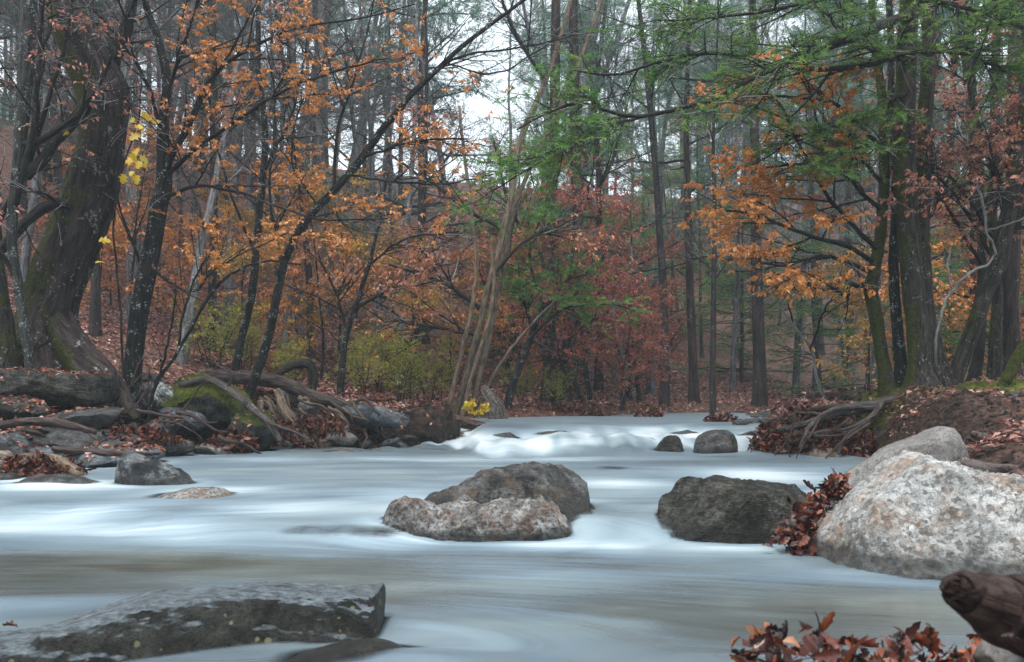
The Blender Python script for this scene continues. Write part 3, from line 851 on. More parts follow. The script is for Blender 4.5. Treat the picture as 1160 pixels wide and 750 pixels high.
for i, (pc, dd, wd, up_, mt, lb) in enumerate([
        (628, 13.3, .34, .045, 'rock_small', 'flat dark stone showing through the top of the cascade, left of its middle'),
        (880, 15.0, .35, .06, 'rock_small', 'flat grey stone at the head of the cascade near the leafy bank'),
        (572, 13.1, .22, .02, 'rock_small', 'faint stone under the smooth lip of the cascade near the rotten log'),
        (716, 12.8, .36, .03, 'rock_tan', 'broad pale brown stone veiled by white water in the middle of the cascade'),
        (853, 13.0, .22, .06, 'rock_small', 'small stone in the cascade between the squat grey boulder and the leafy bank'),
        (676, 12.5, .20, .03, 'rock_dark', 'little dark stone low in the cascade left of the rounded dark rock'),
        (775, 13.6, .25, .06, 'rock_small', 'dark stone above the squat grey boulder near the cascade lip'),
        (925, 17.2, .4, .05, 'rock_small', 'low stone on the pebbly shallows far up the stream')]):
    xm = (pc - CX) / F * dd; zt = float(wlevel(xm, dd)) + up_; py_ = HOR - (zt - H) / dd * F; w2 = wd / dd * F
    ridge_rock('stone', lb, 'stone', [(pc - w2 - 8, py_ + 14), (pc - w2 * .7, py_ + 2.5), (pc, py_), (pc + w2 * .6, py_ + 2), (pc + w2 + 8, py_ + 14)], dd, [.04, wd * .7, wd * .8, wd * .7, .04], mt, 40 + i, e=(.8, .9), rough=.03, base=.0, nx=60, na=30)


def rock_at(px, py, d, size, *a, name='stone', **k):
    """px,py = centre of the stone in the photograph"""
    return rock(name, a[0], a[1], P(px, py, d), size, a[2], a[3], **k)


rock_at(45, 436, 11.4, (.95, .5, .23), 'long flat dark slab capped with green film at the foot of the big leaning tree', 'rock', 'rock_dark', 51, name='rock_slab', box=5.0, tilt=(.03, .06), cuts=3, sub=6, rough=.16, fine=.02, cutlist=[((0, 0, 1), .75)])
rock_at(70, 497, 10.6, (.95, .45, .13), 'flat grey slab below the green filmed slab', 'rock', 'rock_small', 52, name='rock_slab', box=2.6, cuts=4)
rock_at(95, 476, 10.9, (.62, .4, .12), 'mid grey flat slab tilted under the dark overhang', 'rock', 'rock_small', 53, name='rock_slab', box=2.4, cuts=5, tilt=(0, -.1))
rock_at(130, 514, 10.2, (.55, .35, .08), 'thin dark slab lying just above the waterline with leaves on it', 'rock', 'rock_blue', 54, name='rock_slab', box=2.6, cuts=4)
rock_at(245, 462, 12.6, (.72, .6, .52), 'moss covered boulder sloping down beside the fallen log', 'boulder', 'rock_moss', 55, name='boulder', cuts=12, tilt=(0, .45), box=2.6, sub=6, rough=.22, fine=.05)
rock_at(286, 487, 12.2, (.32, .34, .30), 'dark rounded boulder under the moss covered one', 'boulder', 'rock_moss', 56, name='boulder', cuts=4)
rock_at(183, 450, 12.6, (.32, .3, .25), 'black and white blotched boulder between the tree and the mossy boulder', 'boulder', 'rock_patch', 57, name='boulder', cuts=7)
rock_at(203, 472, 12.0, (.36, .28, .14), 'bluish grey flat stone leaning under the mossy boulder', 'stone', 'rock_blue', 58, tilt=(.1, .3), cuts=7, box=2.3)
rock_at(180, 487, 11.6, (.38, .3, .16), 'brownish grey wedge stone below the blotched boulder', 'stone', 'rock_small', 59, cuts=8, tilt=(0, -.2))
rock_at(172, 506, 11.2, (.52, .3, .14), 'smooth dark brown stone at the water behind the streaked rock', 'stone', 'rock_small', 60, cuts=4, box=2.2)
rock_at(110, 519, 9.8, (.32, .25, .12), 'angular bluish slate chunk at the water beside the driftwood log', 'stone', 'rock_blue', 61, cuts=9)
rock_at(240, 510, 11.6, (.28, .2, .11), 'pale stone on the shore below the leaf drift', 'stone', 'rock_flat', 62)
rock_at(428, 474, 13.5, (.60, .34, .17), 'smooth bluish slab lying tilted on top of the rotten root mass', 'rock', 'rock_blue', 63, name='rock_slab', box=2.6, cuts=3, tilt=(-.25, .2), rough=.05, fine=.01)
rock_at(388, 496, 13.2, (.28, .22, .13), 'angular pale bluish stone at the water under the root mass', 'stone', 'rock_flat', 64, cuts=9)
rock_at(275, 480, 12.4, (.2, .2, .12), 'grey cobble wedged beneath the mossy boulder', 'stone', 'rock_small', 65)
rock_at(352, 462, 13.6, (.2, .2, .12), 'chalky cobble among the driftwood behind the root mass', 'stone', 'rock_flat', 66)
rock_at(325, 447, 13.8, (.2, .2, .14), 'pale rounded cobble right under the fallen log', 'stone', 'rock_flat', 67)
rock_at(25, 462, 10.9, (.5, .35, .11), 'long low dark slab in the shade of the green filmed slab', 'rock', 'rock_dark', 68, name='rock_slab', box=2.4)
rock_at(55, 515, 10.0, (.55, .3, .09), 'slaty slab half buried in leaves above the driftwood log', 'rock', 'rock_blue', 69, name='rock_slab', box=2.4)
rock_at(1152, 508, 8.4, (.30, .3, .17), 'rounded brownish stone on the soil bank above the lying grey log', 'stone', 'rock_small', 70)
rock_at(1152, 455, 9.6, (.38, .3, .10), 'flat grey stone near the top of the soil bank', 'stone', 'rock_small', 71, box=2.4)
rock_at(1075, 455, 10.6, (.16, .14, .05), 'small flat stone on the moss of the soil bank', 'stone', 'rock_flat', 72)
rng0 = np.random.default_rng(77)
jm = [rock('flat_stone', 'angular flat stone in the leafy jumble of the left shore', 'stone', (0, 0, -3), s_, m_, 500 + k_, sub=4, cuts=12, box=2.6, rough=.06, fine=.012, group='flat stones in the jumble of the left shore')
      for k_, (s_, m_) in enumerate([((.26, .18, .07), 'rock_small'), ((.22, .2, .09), 'rock_blue'), ((.3, .16, .06), 'rock_dark'), ((.2, .15, .08), 'rock_flat'), ((.2, .16, .1), 'rock_tan')])]
ROCKS = ROCKS[:-5]
for k_ in range(84):
    while True:
        x, y = rng0.uniform(-6.4, -1.0), rng0.uniform(8.3, 13.9); s_ = float(sdist(np.array([x]), np.array([y]))[0])
        if -.06 < s_ < 1.3: break
    o = jm[k_ % 5]
    if k_ >= 5: o = o.copy(); COL.objects.link(o)
    o.location = (x, y, gz(x, y) + .03); o.rotation_euler = (rng0.uniform(-.35, .35), rng0.uniform(-.35, .35), rng0.uniform(0, 6)); k = rng0.uniform(.6, 1.5); o.scale = (k, k, k)
# pebbly shallows far right and rubble along the left shore: countable but indistinguishable cobbles
cob = rock('cobble', 'small grey cobble among the rubble along the left shore', 'stone', (0, 0, -3), (.11, .09, .05), 'rock_small', 80, sub=3, cuts=8, group='cobbles on the left shore')
cob2 = rock('cobble', 'small grey cobble among the rubble along the left shore', 'stone', (0, 0, -3), (.10, .10, .06), 'rock_blue', 81, sub=3, cuts=8, group='cobbles on the left shore')
ROCKS = ROCKS[:-2]
spots = []
while len(spots) < 80:
    x, y = rng0.uniform(-6.2, -1.0), rng0.uniform(8.2, 13.9)
    s_ = float(sdist(np.array([x]), np.array([y]))[0])
    if -.12 < s_ < 1.1: spots.append((x, y))
for i, (x, y) in enumerate(spots):
    o = (cob, cob2)[i % 2] if i < 2 else (cob, cob2)[i % 2].copy()
    if i >= 2: COL.objects.link(o)
    o.location = (x, y, gz(x, y) + .015); o.rotation_euler = (rng0.uniform(-.4, .4), rng0.uniform(-.4, .4), rng0.uniform(0, 6)); k = rng0.uniform(.5, 1.7); o.scale = (k, k, k)
co3 = []
while len(co3) < 26:
    x, y = rng0.uniform(3.2, 5.8), rng0.uniform(13.9, 19)
    s_ = float(sdist(np.array([x]), np.array([y]))[0])
    if -.5 < s_ < .2: co3.append((x, y))
for i, (x, y) in enumerate(co3):
    o = cob.copy(); COL.objects.link(o); o['label'] = 'wet cobble in the shallows beyond the squat boulder of the cascade'; o['group'] = 'cobbles in the far shallows'
    o.location = (x, y, float(wlevel(x, y)) + rng0.uniform(-.03, .02)); o.rotation_euler = (.1, .2, rng0.uniform(0, 6)); k = rng0.uniform(.6, 1.5); o.scale = (k, k, k)

# ------------------------------------------------------------------ water
wx = np.arange(-8.0, 9.2, .034); wy = np.concatenate([np.arange(1.0, 8.6, .026), np.arange(8.6, 15.5, .034), np.arange(15.5, 27, .09)])


def water_h(x, y):
    w = wlevel(x, y)
    s = step_line(x); c = casc_line(x)
    on = np.exp(-((y - s) / .45) ** 2)
    w = w + on * .030 * fbm(x * 2.6, y * .8, 0, 3, 21)
    onc = np.exp(-((y - c) / .9) ** 2)
    w = w + onc * .03 * vnoise(x * 7, y * 1.5, 0, 29)
    w = w + onc * (.10 * vnoise(x * 1.4, y * .9, 0, 23) + .07 * vnoise(x * 3.7, y * 1.6, 0, 27))
    w = w + .006 * fbm(x * 1.2, y * 2.2, 0, 3, 31) + .012 * sstep(7, 8.5, y) * fbm(x * .9, y * 1.8, 0, 3, 33)
    for (px, py, d, rx, ry, a) in [(215, 563, 7.15, .42, .35, .012), (387, 609, 5.62, .5, .22, .018), (697, 540, 9.4, .42, .4, .02), (60, 545, 8.0, .35, .3, .05),
                                    (460, 712, 2.98, .34, .24, .06), (430, 720, 2.75, .6, .3, .03), (560, 735, 2.9, .5, .3, .012), (630, 489, 13.4, .5, .4, .02), (718, 494, 12.9, .5, .4, .02)]:
        cx = (px - CX) / F * d
        w = w + a * np.exp(-((x - cx) / rx) ** 2 - ((y - d) / ry) ** 2)
    return w


wv, wq = grid_mesh(wx, wy, water_h)
X_, Y_, Z_ = wv.T
sd = sdist(X_, Y_)
# depth below the surface
tall = [BVHTree.FromPolygons([Vector(q) for q in v], [tuple(int(i) for i in ff) for ff in f]) for _, v, f in ROCKS if True]
dep = Z_ - terrain(X_, Y_)
for (o, v, f), tr in zip(ROCKS, tall):
    lo, hi = v.min(0) - .03, v.max(0) + .03
    if hi[1] > 15: continue
    m = np.where((X_ > lo[0]) & (X_ < hi[0]) & (Y_ > lo[1]) & (Y_ < hi[1]))[0]
    for i in m:
        h = tr.ray_cast(Vector((X_[i], Y_[i], 5.)), Vector((0, 0, -1)))
        if h[0] is not None: dep[i] = min(dep[i], Z_[i] - h[0].z)


def near_rock():      # distance-like field in plan around every emerging rock, for froth at its foot
    r = np.zeros(len(X_))
    for (o, v, f) in ROCKS:
        top = v[v[:, 2] > np.percentile(v[:, 2], 60)]
        c = v.mean(0); e = (v.max(0) - v.min(0)) / 2
        if v[:, 2].max() < float(wlevel(c[0], c[1])) + .10 or c[1] > 14: continue
        q = np.hypot((X_ - c[0]) / (e[0] + .10), (Y_ - c[1]) / (e[1] + .12))
        r = np.maximum(r, np.exp(-((q - .95) / .22) ** 2) * .5)
    return r


def S(px, py, rx, ry, a, z=0.0):
    d = F * (H - z) / (py - HOR)
    return ((px - CX) / F * d, d, rx / F * d, d * d / (F * (H - z)) * ry, a)


FO = [S(200, 598, 300, 9, .20, .05), S(20, 592, 120, 8, .30, .06), S(430, 612, 60, 8, .2), S(700, 614, 60, 9, .42, .03), S(700, 600, 24, 6, .2, .08), S(640, 618, 80, 7, .4), S(800, 622, 120, 7, .35),
      S(60, 552, 90, 5, .42, .1), S(20, 545, 60, 4, .4, .1), S(250, 556, 70, 6, .36, .1), S(330, 575, 110, 10, .25, .1), S(120, 575, 80, 7, .3, .1), S(700, 548, 60, 6, .35, .1), S(860, 538, 70, 8, .45, .11),
      S(600, 520, 180, 3, .3, .12), S(430, 520, 60, 2.5, .2, .12), S(300, 520, 60, 3, .2, .12), S(450, 560, 60, 8, .2, .1), S(560, 690, 100, 14, .12), S(470, 715, 60, 12, .16), S(420, 735, 130, 14, .14), S(640, 655, 150, 14, .16), S(900, 655, 120, 10, .05),
      S(360, 630, 60, 4, .2), S(950, 560, 60, 8, .2, .1), S(520, 640, 160, 8, .16)]
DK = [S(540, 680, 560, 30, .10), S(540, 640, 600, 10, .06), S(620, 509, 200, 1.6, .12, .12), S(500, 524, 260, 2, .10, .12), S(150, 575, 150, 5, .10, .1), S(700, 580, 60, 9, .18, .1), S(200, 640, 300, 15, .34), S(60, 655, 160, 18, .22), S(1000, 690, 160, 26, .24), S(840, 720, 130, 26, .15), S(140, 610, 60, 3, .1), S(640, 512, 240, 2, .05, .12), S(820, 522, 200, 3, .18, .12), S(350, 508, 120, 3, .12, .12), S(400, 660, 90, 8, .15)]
foam = .33 + .15 * sstep(5.6, 6.4, Y_) * sstep(13, 10, Y_) + .03 * sstep(4.2, 5.5, Y_)
c_ = casc_line(X_)
foam = foam + (.34 + .12 * sstep(1.2, 2.6, X_)) * np.exp(-((Y_ - c_ - .05) / .62) ** 2) * (.70 + .5 * vnoise(X_ * 2.6, Y_ * 1.1, 0, 41) + .5 * vnoise(X_ * 8, Y_ * 1.4, 0, 43))
foam = foam + .24 * sstep(-.7, -.2, Y_ - c_) * sstep(2.2, .9, Y_ - c_) * (.75 + .7 * vnoise(X_ * 5, Y_ * 1.2, 0, 45) + .5 * vnoise(X_ * 1.7, Y_ * 1.2, 0, 47))
foam = foam + .22 * np.exp(-((Y_ - c_ - .9) / .8) ** 2)
st_ = step_line(X_)
foam = foam + .16 * np.exp(-((Y_ - st_ + .25) / .30) ** 2)
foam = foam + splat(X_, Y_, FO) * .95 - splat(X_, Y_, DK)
foam = foam + .28 * near_rock()
foam = foam + .10 * sstep(13.5, 15, Y_) - .1 * sstep(17, 22, Y_)
foam = np.clip(foam, 0.02, 1)
cover = sstep(-.004, .075, dep + .012 * fbm(X_ * 9, Y_ * 9, 0, 2, 50)) * .965
keep = (sd[wq].min(1) < .35)
used = np.unique(wq[keep]); rm = -np.ones(len(wv), int); rm[used] = np.arange(len(used))
# streaks follow the current round every stone: a stream function stands in for the across-flow coordinate
psi = Y_.copy()
for (o, v, f) in ROCKS:
    c = v.mean(0); e = (v.max(0) - v.min(0)) / 2
    if v[:, 2].max() < float(wlevel(c[0], c[1])) + .02 or c[1] > 14.5 or sdist(c[:1], c[1:2])[0] > .1: continue
    R = .75 * e[1] + .25 * e[0]; r2 = ((X_ - c[0]) * .7 * R / (e[0] + .01)) ** 2 + (Y_ - c[1]) ** 2
    psi = psi - (Y_ - c[1]) * np.minimum(R * R * .8 / (r2 + .02), .9)
flow = np.column_stack([X_, psi, 0 * X_])
g_ = Geo(); g_.add(wv[used], rm[wq[keep]])
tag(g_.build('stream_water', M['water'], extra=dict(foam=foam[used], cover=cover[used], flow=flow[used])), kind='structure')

# ------------------------------------------------------------------ hero trees
D = 12.2
TWIG = dict(levels=[(7, .5, 1.3, 48, .1, .10, .015, .35, 4), (5, .2, .6, 45, .1, .12, .01, .35, 3), (4, .1, .3, 45, .1, .12, 0, .35, 3)])
hero_tree('leaning_tree', 'massive dark leaning tree with mossy flaring foot beside the green filmed slab', 'tree',
          [[(58, 425, 12.4, 84), (54, 385, 12.4, 68), (58, 345, 12.4, 58), (75, 295, 12.3, 57), (92, 249, 12.2, 58), (107, 202, 12.1, 54), (117, 150, 12., 50), (114, 100, 12, 54), (86, 40, 11.9, 44), (70, 0, 11.9, 40), (50, -80, 11.9, 34)]],
          'bark_big', 101, branches=[[(110, 90, 12, 30), (135, 50, 12, 18), (150, 0, 12, 12), (160, -60, 12, 8)], [(98, 235, 12.1, 14), (50, 235, 11.6, 12), (0, 285, 11.4, 10)][::1]],
          sides=84, ridge=.13, flare=.12, moss_side=(-.95, -.3, .2), moss_att=.08,
          grow=dict(levels=[(8, .6, 1.4, 50, .3, .12, .0, .3, 4), (5, .3, .7, 45, .1, .12, 0, .3, 3)]),
          roots=[[(62, 352, 12.35, 30), (80, 388, 12.1, 38), (102, 412, 11.9, 38), (122, 432, 11.8, 32), (140, 452, 11.7, 20), (156, 475, 11.6, 10)],
                 [(78, 395, 12.1, 34), (98, 420, 11.8, 30), (114, 448, 11.5, 20), (124, 480, 11.4, 10)],
                 [(40, 385, 12.1, 40), (15, 412, 11.9, 34), (-20, 430, 11.8, 24)]])
hero_tree('lichen_tree', 'pale lichen coated trunk nearest the left side of the leaning tree', 'tree',
          [[(36, 425, 11.2, 11), (28, 380, 11.2, 10), (20, 320, 11.2, 10), (14, 260, 11.2, 11), (22, 180, 11.2, 14), (28, 100, 11.2, 16), (33, 20, 11.2, 17), (38, -60, 11.2, 16)]],
          'bark_lichen', 102, branches=[[(12, 250, 11.2, 8), (40, 130, 11, 6), (46, 40, 11, 5), (45, -40, 11, 5)], [(26, 165, 11.2, 9), (60, 150, 11, 7), (100, 115, 10.8, 5), (130, 60, 10.7, 3)],
                                        [(20, 320, 11.2, 6), (-20, 250, 11, 5), (-50, 180, 11, 4)], [(28, 200, 11.2, 14), (60, 165, 11.4, 12), (92, 128, 11.5, 10), (118, 110, 11.5, 7)]],
          ridge=.06, moss_side=(-.6, 0, .5), grow=TWIG, leaf=dict(mat='pinkish', per=6, size=.066, frac=.3))
hero_tree('lichen_tree', 'mossy footed trunk cut by the left edge of the view', 'tree',
          [[(4, 430, 11.6, 30), (4, 380, 11.6, 24), (-4, 320, 11.6, 20), (-10, 240, 11.6, 18), (-20, 0, 11.6, 16), (-24, -60, 11.6, 15)]],
          'bark_mossy', 103, branches=[[(-8, 260, 11.6, 8), (30, 190, 11.4, 6), (70, 60, 11.3, 4), (90, -30, 11.3, 3)]], moss_att=.2, grow=TWIG)
BEECHG = dict(levels=[(9, .6, 1.5, 42, .12, .07, .01, .6, 4), (7, .25, .6, 42, .08, .09, -.01, .75, 3), (4, .10, .26, 42, .1, .10, -.01, .75, 3)])
hero_tree('beech_tree', 'dark forked tree with copper leaves rising from the rocks right of the massive leaning tree', 'tree',
          [[(150, 480, D, 22), (150, 430, D, 20), (158, 350, D, 20), (170, 290, D, 19), (180, 235, D, 19), (186, 200, D, 17), (184, 150, D, 13), (189, 90, D, 11), (179, 45, D, 9), (164, 0, D, 7), (158, -50, D, 6)]],
          'bark_dark', 104, moss_side=(-.7, -.2, .3), moss_att=-.12,
          branches=[[(188, 190, D, 6.1), (212, 140, 12., 5.4), (235, 92, 11.7, 4.8), (270, 62, 11.3, 4.1), (325, 35, 11, 2.7), (400, 22, 10.8, 2.0), (470, 5, 10.6, 1.4)],
                    [(188, 202, D, 5.4), (215, 175, 12, 4.8), (262, 140, 11.6, 4.1), (320, 105, 11.3, 3.4), (390, 78, 11, 2.3), (440, 66, 10.9, 1.4)],
                    [(186, 225, D, 4.8), (215, 212, 12, 4.1), (260, 215, 11.6, 3.4), (310, 232, 11.2, 2.7), (370, 250, 11, 2.0), (440, 248, 10.8, 1.4)],
                    [(183, 150, D, 4.8), (168, 100, 12, 4.1), (140, 50, 11.8, 3.4), (105, 10, 11.6, 2.7), (70, -40, 11.5, 2.0)],
                    [(188, 110, D, 4.8), (205, 60, 12, 4.1), (218, 20, 11.9, 3.4), (240, -30, 11.8, 2.7)],
                    [(186, 200, D, 4.8), (205, 160, 11.9, 3.4), (260, 60, 11.5, 2.7), (300, -10, 11.3, 2.0)],
                    [(165, 310, D, 3.4), (140, 250, 11.9, 2.7), (128, 190, 11.7, 2.0), (120, 130, 11.6, 1.4)],
                    [(168, 300, D, 3.4), (215, 330, 11.9, 2.7), (250, 300, 11.6, 2.0), (330, 262, 11.3, 1.4)]],
          grow=BEECHG, leaf=[dict(mat='orange', per=13, size=.055, box=(215, -60, 700, 330), frac=.8), dict(mat='pinkish', per=6, size=.066, box=(100, -60, 240, 200), frac=.12)])
hero_tree('sapling', 'slender sapling leaning right over the fallen log into a long mossy limb', 'tree',
          [[(276, 470, 13.2, 11), (284, 440, 13.2, 10), (304, 384, 13.2, 10), (317, 320, 13.2, 10), (326, 285, 13.2, 9), (350, 246, 13.2, 9), (378, 216, 13.2, 9), (410, 180, 13.2, 9), (440, 138, 13.1, 8), (483, 91, 13, 6), (530, 48, 12.9, 5), (575, 14, 12.8, 4), (610, -10, 12.8, 3)]],
          'bark_dark', 105, moss_att=.08,
          branches=[[(318, 296, 13.2, 4.1), (310, 250, 13.2, 3.4), (306, 200, 13.2, 2.7), (312, 120, 13.2, 2.0), (300, 40, 13.1, 1.4)], [(378, 216, 13.2, 3.4), (382, 150, 13.2, 3.4), (400, 90, 13.1, 2.7), (420, 20, 13.1, 2.0), (425, -40, 13, 2.0)],
                    [(410, 180, 13.2, 3.4), (470, 160, 12.9, 2.7), (530, 158, 12.7, 2.0)], [(395, 198, 13.2, 2.7), (440, 205, 12.9, 2.7), (500, 208, 12.6, 2.0), (560, 198, 12.5, 1.4)],
                    [(483, 91, 13, 2.7), (520, 66, 12.8, 2.7), (600, 52, 12.6, 2.0), (650, 40, 12.5, 1.4)], [(505, 70, 13, 2.0), (560, 82, 12.8, 2.0), (640, 40, 12.6, 1.4)],
                    [(360, 235, 13.2, 2.7), (330, 180, 13, 2.0), (345, 110, 12.9, 2.0), (390, 50, 12.8, 1.4)]],
          grow=BEECHG, leaf=[dict(mat='orange', per=10, size=.066, box=(330, 60, 530, 240), frac=.5), dict(mat='copper', per=8, size=.066, box=(280, 230, 520, 420), frac=.5)])
hero_tree('sapling', 'straight thin dark sapling standing just left of the sapling that leans over the log', 'tree',
          [[(262, 450, 13.8, 10), (272, 390, 13.8, 9), (284, 340, 13.8, 9), (290, 290, 13.8, 9), (294, 240, 13.8, 8), (300, 160, 13.8, 7), (292, 60, 13.8, 6), (296, -50, 13.8, 5)]],
          'bark_dark', 106, branches=[[(290, 290, 13.8, 4), (262, 220, 13.6, 3), (240, 140, 13.5, 3), (235, 60, 13.4, 2)], [(296, 200, 13.8, 4), (330, 130, 13.7, 3), (350, 30, 13.6, 2)]], grow=BEECHG, leaf=dict(mat='pinkish', per=5, size=.08, frac=.3))
hero_tree('sapling', 'short dark sapling on the bank above the tilted bluish slab', 'tree',
          [[(386, 462, 15, 9), (387, 420, 15, 8), (392, 380, 15, 7), (402, 350, 15, 6), (415, 310, 15, 5), (428, 260, 15, 4), (440, 190, 15, 3)]],
          'bark_dark', 107, branches=[[(394, 375, 15, 4), (380, 330, 15, 3), (360, 290, 15, 2)], [(402, 350, 15, 4), (440, 330, 14.8, 3), (490, 320, 14.6, 2)], [(418, 300, 15, 3), (460, 270, 14.8, 2.5), (520, 262, 14.7, 2)]],
          grow=BEECHG, leaf=dict(mat='copper', per=6, size=.08, frac=.7))
hero_tree('understory_shrub', 'arching whip thin stem rising from the rocks between the forked tree and the mossy boulder', 'tree',
          [[(168, 480, 11.6, 5), (175, 440, 11.6, 4), (200, 400, 11.5, 4), (235, 340, 11.4, 4), (262, 310, 11.3, 3), (300, 296, 11.2, 2.5), (340, 300, 11.1, 2)]],
          'bark_dark', 108, branches=[[(200, 400, 11.5, 3), (215, 330, 11.4, 2.5), (250, 262, 11.3, 2)], [(175, 440, 11.6, 3), (192, 380, 11.5, 2.5), (200, 320, 11.4, 2)]], grow=dict(levels=[(5, .3, .8, 45, .1, .1, .01, .3, 3), (4, .1, .4, 45, .1, .1, 0, .3, 3)]),
          leaf=dict(mat='copper', per=2, size=.07, frac=.15))
# pale leaning clump in the middle
hero_tree('leaning_clump', 'clump of tan stems fanning up and leaning right behind the left point of the bank', 'tree',
          [[(516, 470, 17.2, 8), (530, 420, 17.2, 8), (540, 380, 17.2, 8), (547, 350, 17.2, 8), (558, 310, 17.2, 8), (570, 262, 17.2, 8), (580, 220, 17.2, 7), (589, 160, 17.2, 7), (618, 93, 17.2, 6), (638, 34, 17.2, 5), (655, -40, 17.2, 5)],
           [(532, 470, 17.4, 7), (550, 400, 17.4, 7), (562, 340, 17.4, 6), (574, 280, 17.4, 6), (590, 215, 17.4, 5), (640, 110, 17.4, 5), (668, 40, 17.4, 5), (690, -30, 17.4, 5)],
           [(506, 470, 17., 6), (520, 410, 17., 5), (534, 350, 17., 5), (540, 290, 17., 4), (530, 210, 17., 4), (520, 120, 17, 3)], [(524, 470, 17.1, 6), (536, 420, 17.1, 5), (552, 370, 17.1, 5), (560, 320, 17.1, 4), (556, 270, 17.1, 3)],
           [(538, 468, 17.5, 5), (565, 415, 17.5, 4), (600, 370, 17.5, 3), (640, 330, 17.5, 2)]],
          'bark_pale', 109, branches=[[(570, 262, 17.2, 5), (520, 230, 17, 4), (480, 200, 17, 3)], [(547, 350, 17.2, 5), (500, 320, 17, 4), (440, 300, 16.8, 3)], [(558, 310, 17.2, 4), (600, 270, 17, 3), (650, 250, 17, 2)],
                                       [(540, 380, 17.2, 4), (500, 372, 17, 3), (455, 365, 16.8, 2)], [(618, 93, 17.2, 4), (580, 30, 17.1, 4), (560, -30, 17, 3)]],
          grow=dict(levels=[(8, .8, 2.0, 45, .1, .08, .01, .5, 4), (7, .3, .9, 42, .08, .09, -.01, .7, 3), (3, .15, .4, 42, .1, .10, -.01, .7, 3)]),
          leaf=[dict(mat='copper', per=6, size=.10, box=(400, 250, 720, 430), frac=.75)])
hero_tree('white_snag', 'pair of bleached bare stems high against the gap of sky above the tan clump', 'tree',
          [[(700, 470, 26, 8), (690, 300, 26, 7), (650, 170, 26, 7), (660, 110, 26, 6), (672, 50, 26, 6), (690, -40, 26, 5)], [(700, 472, 26.2, 7), (680, 260, 26.2, 6), (640, 150, 26.2, 5), (645, 80, 26.2, 5), (665, 20, 26.2, 5), (680, -40, 26, 4)]],
          'bark_white', 110, branches=[[(655, 160, 26, 4), (690, 110, 26, 3), (700, 60, 26, 2)]], grow=dict(levels=[(6, .8, 2., 45, .1, .1, .02, .2, 3), (5, .3, 1., 45, .1, .1, 0, .2, 3)]))
hero_tree('leaning_hemlock', 'small dark leaning trunk with a flat spray of green needles by the rotten pale stump', 'tree',
          [[(574, 462, 18, 10), (583, 430, 18, 9), (594, 402, 18, 8), (604, 375, 18, 7), (612, 350, 18, 5), (630, 330, 18, 4)]],
          'bark_dark', 111, branches=[[(600, 385, 18, 4), (640, 350, 17.6, 3), (690, 345, 17.3, 2), (720, 352, 17.2, 2)], [(604, 375, 18, 4), (590, 330, 17.8, 3), (585, 290, 17.6, 2)], [(607, 365, 18, 4), (640, 320, 17.8, 3), (665, 310, 17.6, 2)], [(615, 350, 18, 3), (600, 290, 18, 3), (612, 250, 18, 2)]],
          grow=dict(levels=[(14, .5, 1.1, 50, .1, .06, -.01, .85, 3), (10, .2, .5, 50, .05, .07, -.02, .9, 3)]), leaf=dict(mat='needle', needle=True, per=60, size=.06, w=.012, frac=1.))
hero_tree('twin_trunks', 'two thick dark trunks sharing one foot on the far bank', 'tree',
          [[(618, 466, 20, 20), (624, 420, 20, 17), (622, 370, 20, 16), (622, 280, 20, 14), (628, 150, 20, 12), (630, -40, 20, 10)], [(640, 466, 20.3, 18), (640, 420, 20.3, 15), (648, 360, 20.3, 13), (655, 250, 20.3, 12), (652, 180, 20.3, 12), (648, -40, 20.3, 10)]],
          'bark_pine', 112, flare=.3, branches=[[(622, 300, 20, 6), (580, 240, 20, 4), (560, 160, 20, 3)], [(652, 250, 20.3, 5), (690, 190, 20, 4), (710, 120, 20, 3)]],
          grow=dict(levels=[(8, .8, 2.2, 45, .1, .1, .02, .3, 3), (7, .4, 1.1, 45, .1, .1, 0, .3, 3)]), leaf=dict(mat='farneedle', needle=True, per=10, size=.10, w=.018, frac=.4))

# right clump on the mossy bank
R = 11.7
hero_tree('mossy_tree', 'crooked dark mossy trunk at the left of the clump on the right bank, ', 'tree',
          [[(1008, 446, R, 18), (1003, 425, R, 14), (996, 380, R, 14), (987, 330, R, 15), (991, 300, R, 13), (998, 262, R, 12), (1002, 200, R, 11), (1000, 120, R, 10), (990, 40, R, 8), (985, -60, R, 7)]],
          'bark_mossy', 120, flare=.5,
          branches=[[(992, 330, R, 7), (965, 322, 11.5, 5), (958, 335, 11.3, 4), (930, 320, 11.2, 3), (895, 322, 11, 2)], [(997, 285, R, 6), (960, 250, 11.4, 5), (930, 210, 11.2, 4), (900, 150, 11, 3), (880, 110, 10.9, 2)],
                    [(995, 300, R, 6), (950, 275, 11.3, 5), (900, 262, 11, 4), (850, 242, 10.8, 3), (800, 235, 10.7, 2)], [(1000, 240, R, 5), (960, 200, 11.4, 4), (930, 150, 11.2, 3), (915, 90, 11, 2)],
                    [(990, 310, R, 5), (940, 290, 11.2, 4), (900, 300, 11, 3), (860, 300, 10.8, 2)], [(1002, 210, R, 5), (970, 180, 11.5, 4), (920, 185, 11.2, 3), (850, 190, 11, 2)],
                    [(1001, 170, R, 5), (950, 120, 11.3, 4), (890, 110, 11.1, 3), (840, 105, 11, 2)]],
          moss_att=.15, moss_side=(-.6, -.5, .4), grow=BEECHG, leaf=[dict(mat='orange', per=15, size=.058, box=(790, 60, 1000, 300), frac=1., gap=-.22), dict(mat='orange', per=5, size=.085, box=(860, 290, 1000, 340), frac=.8)])
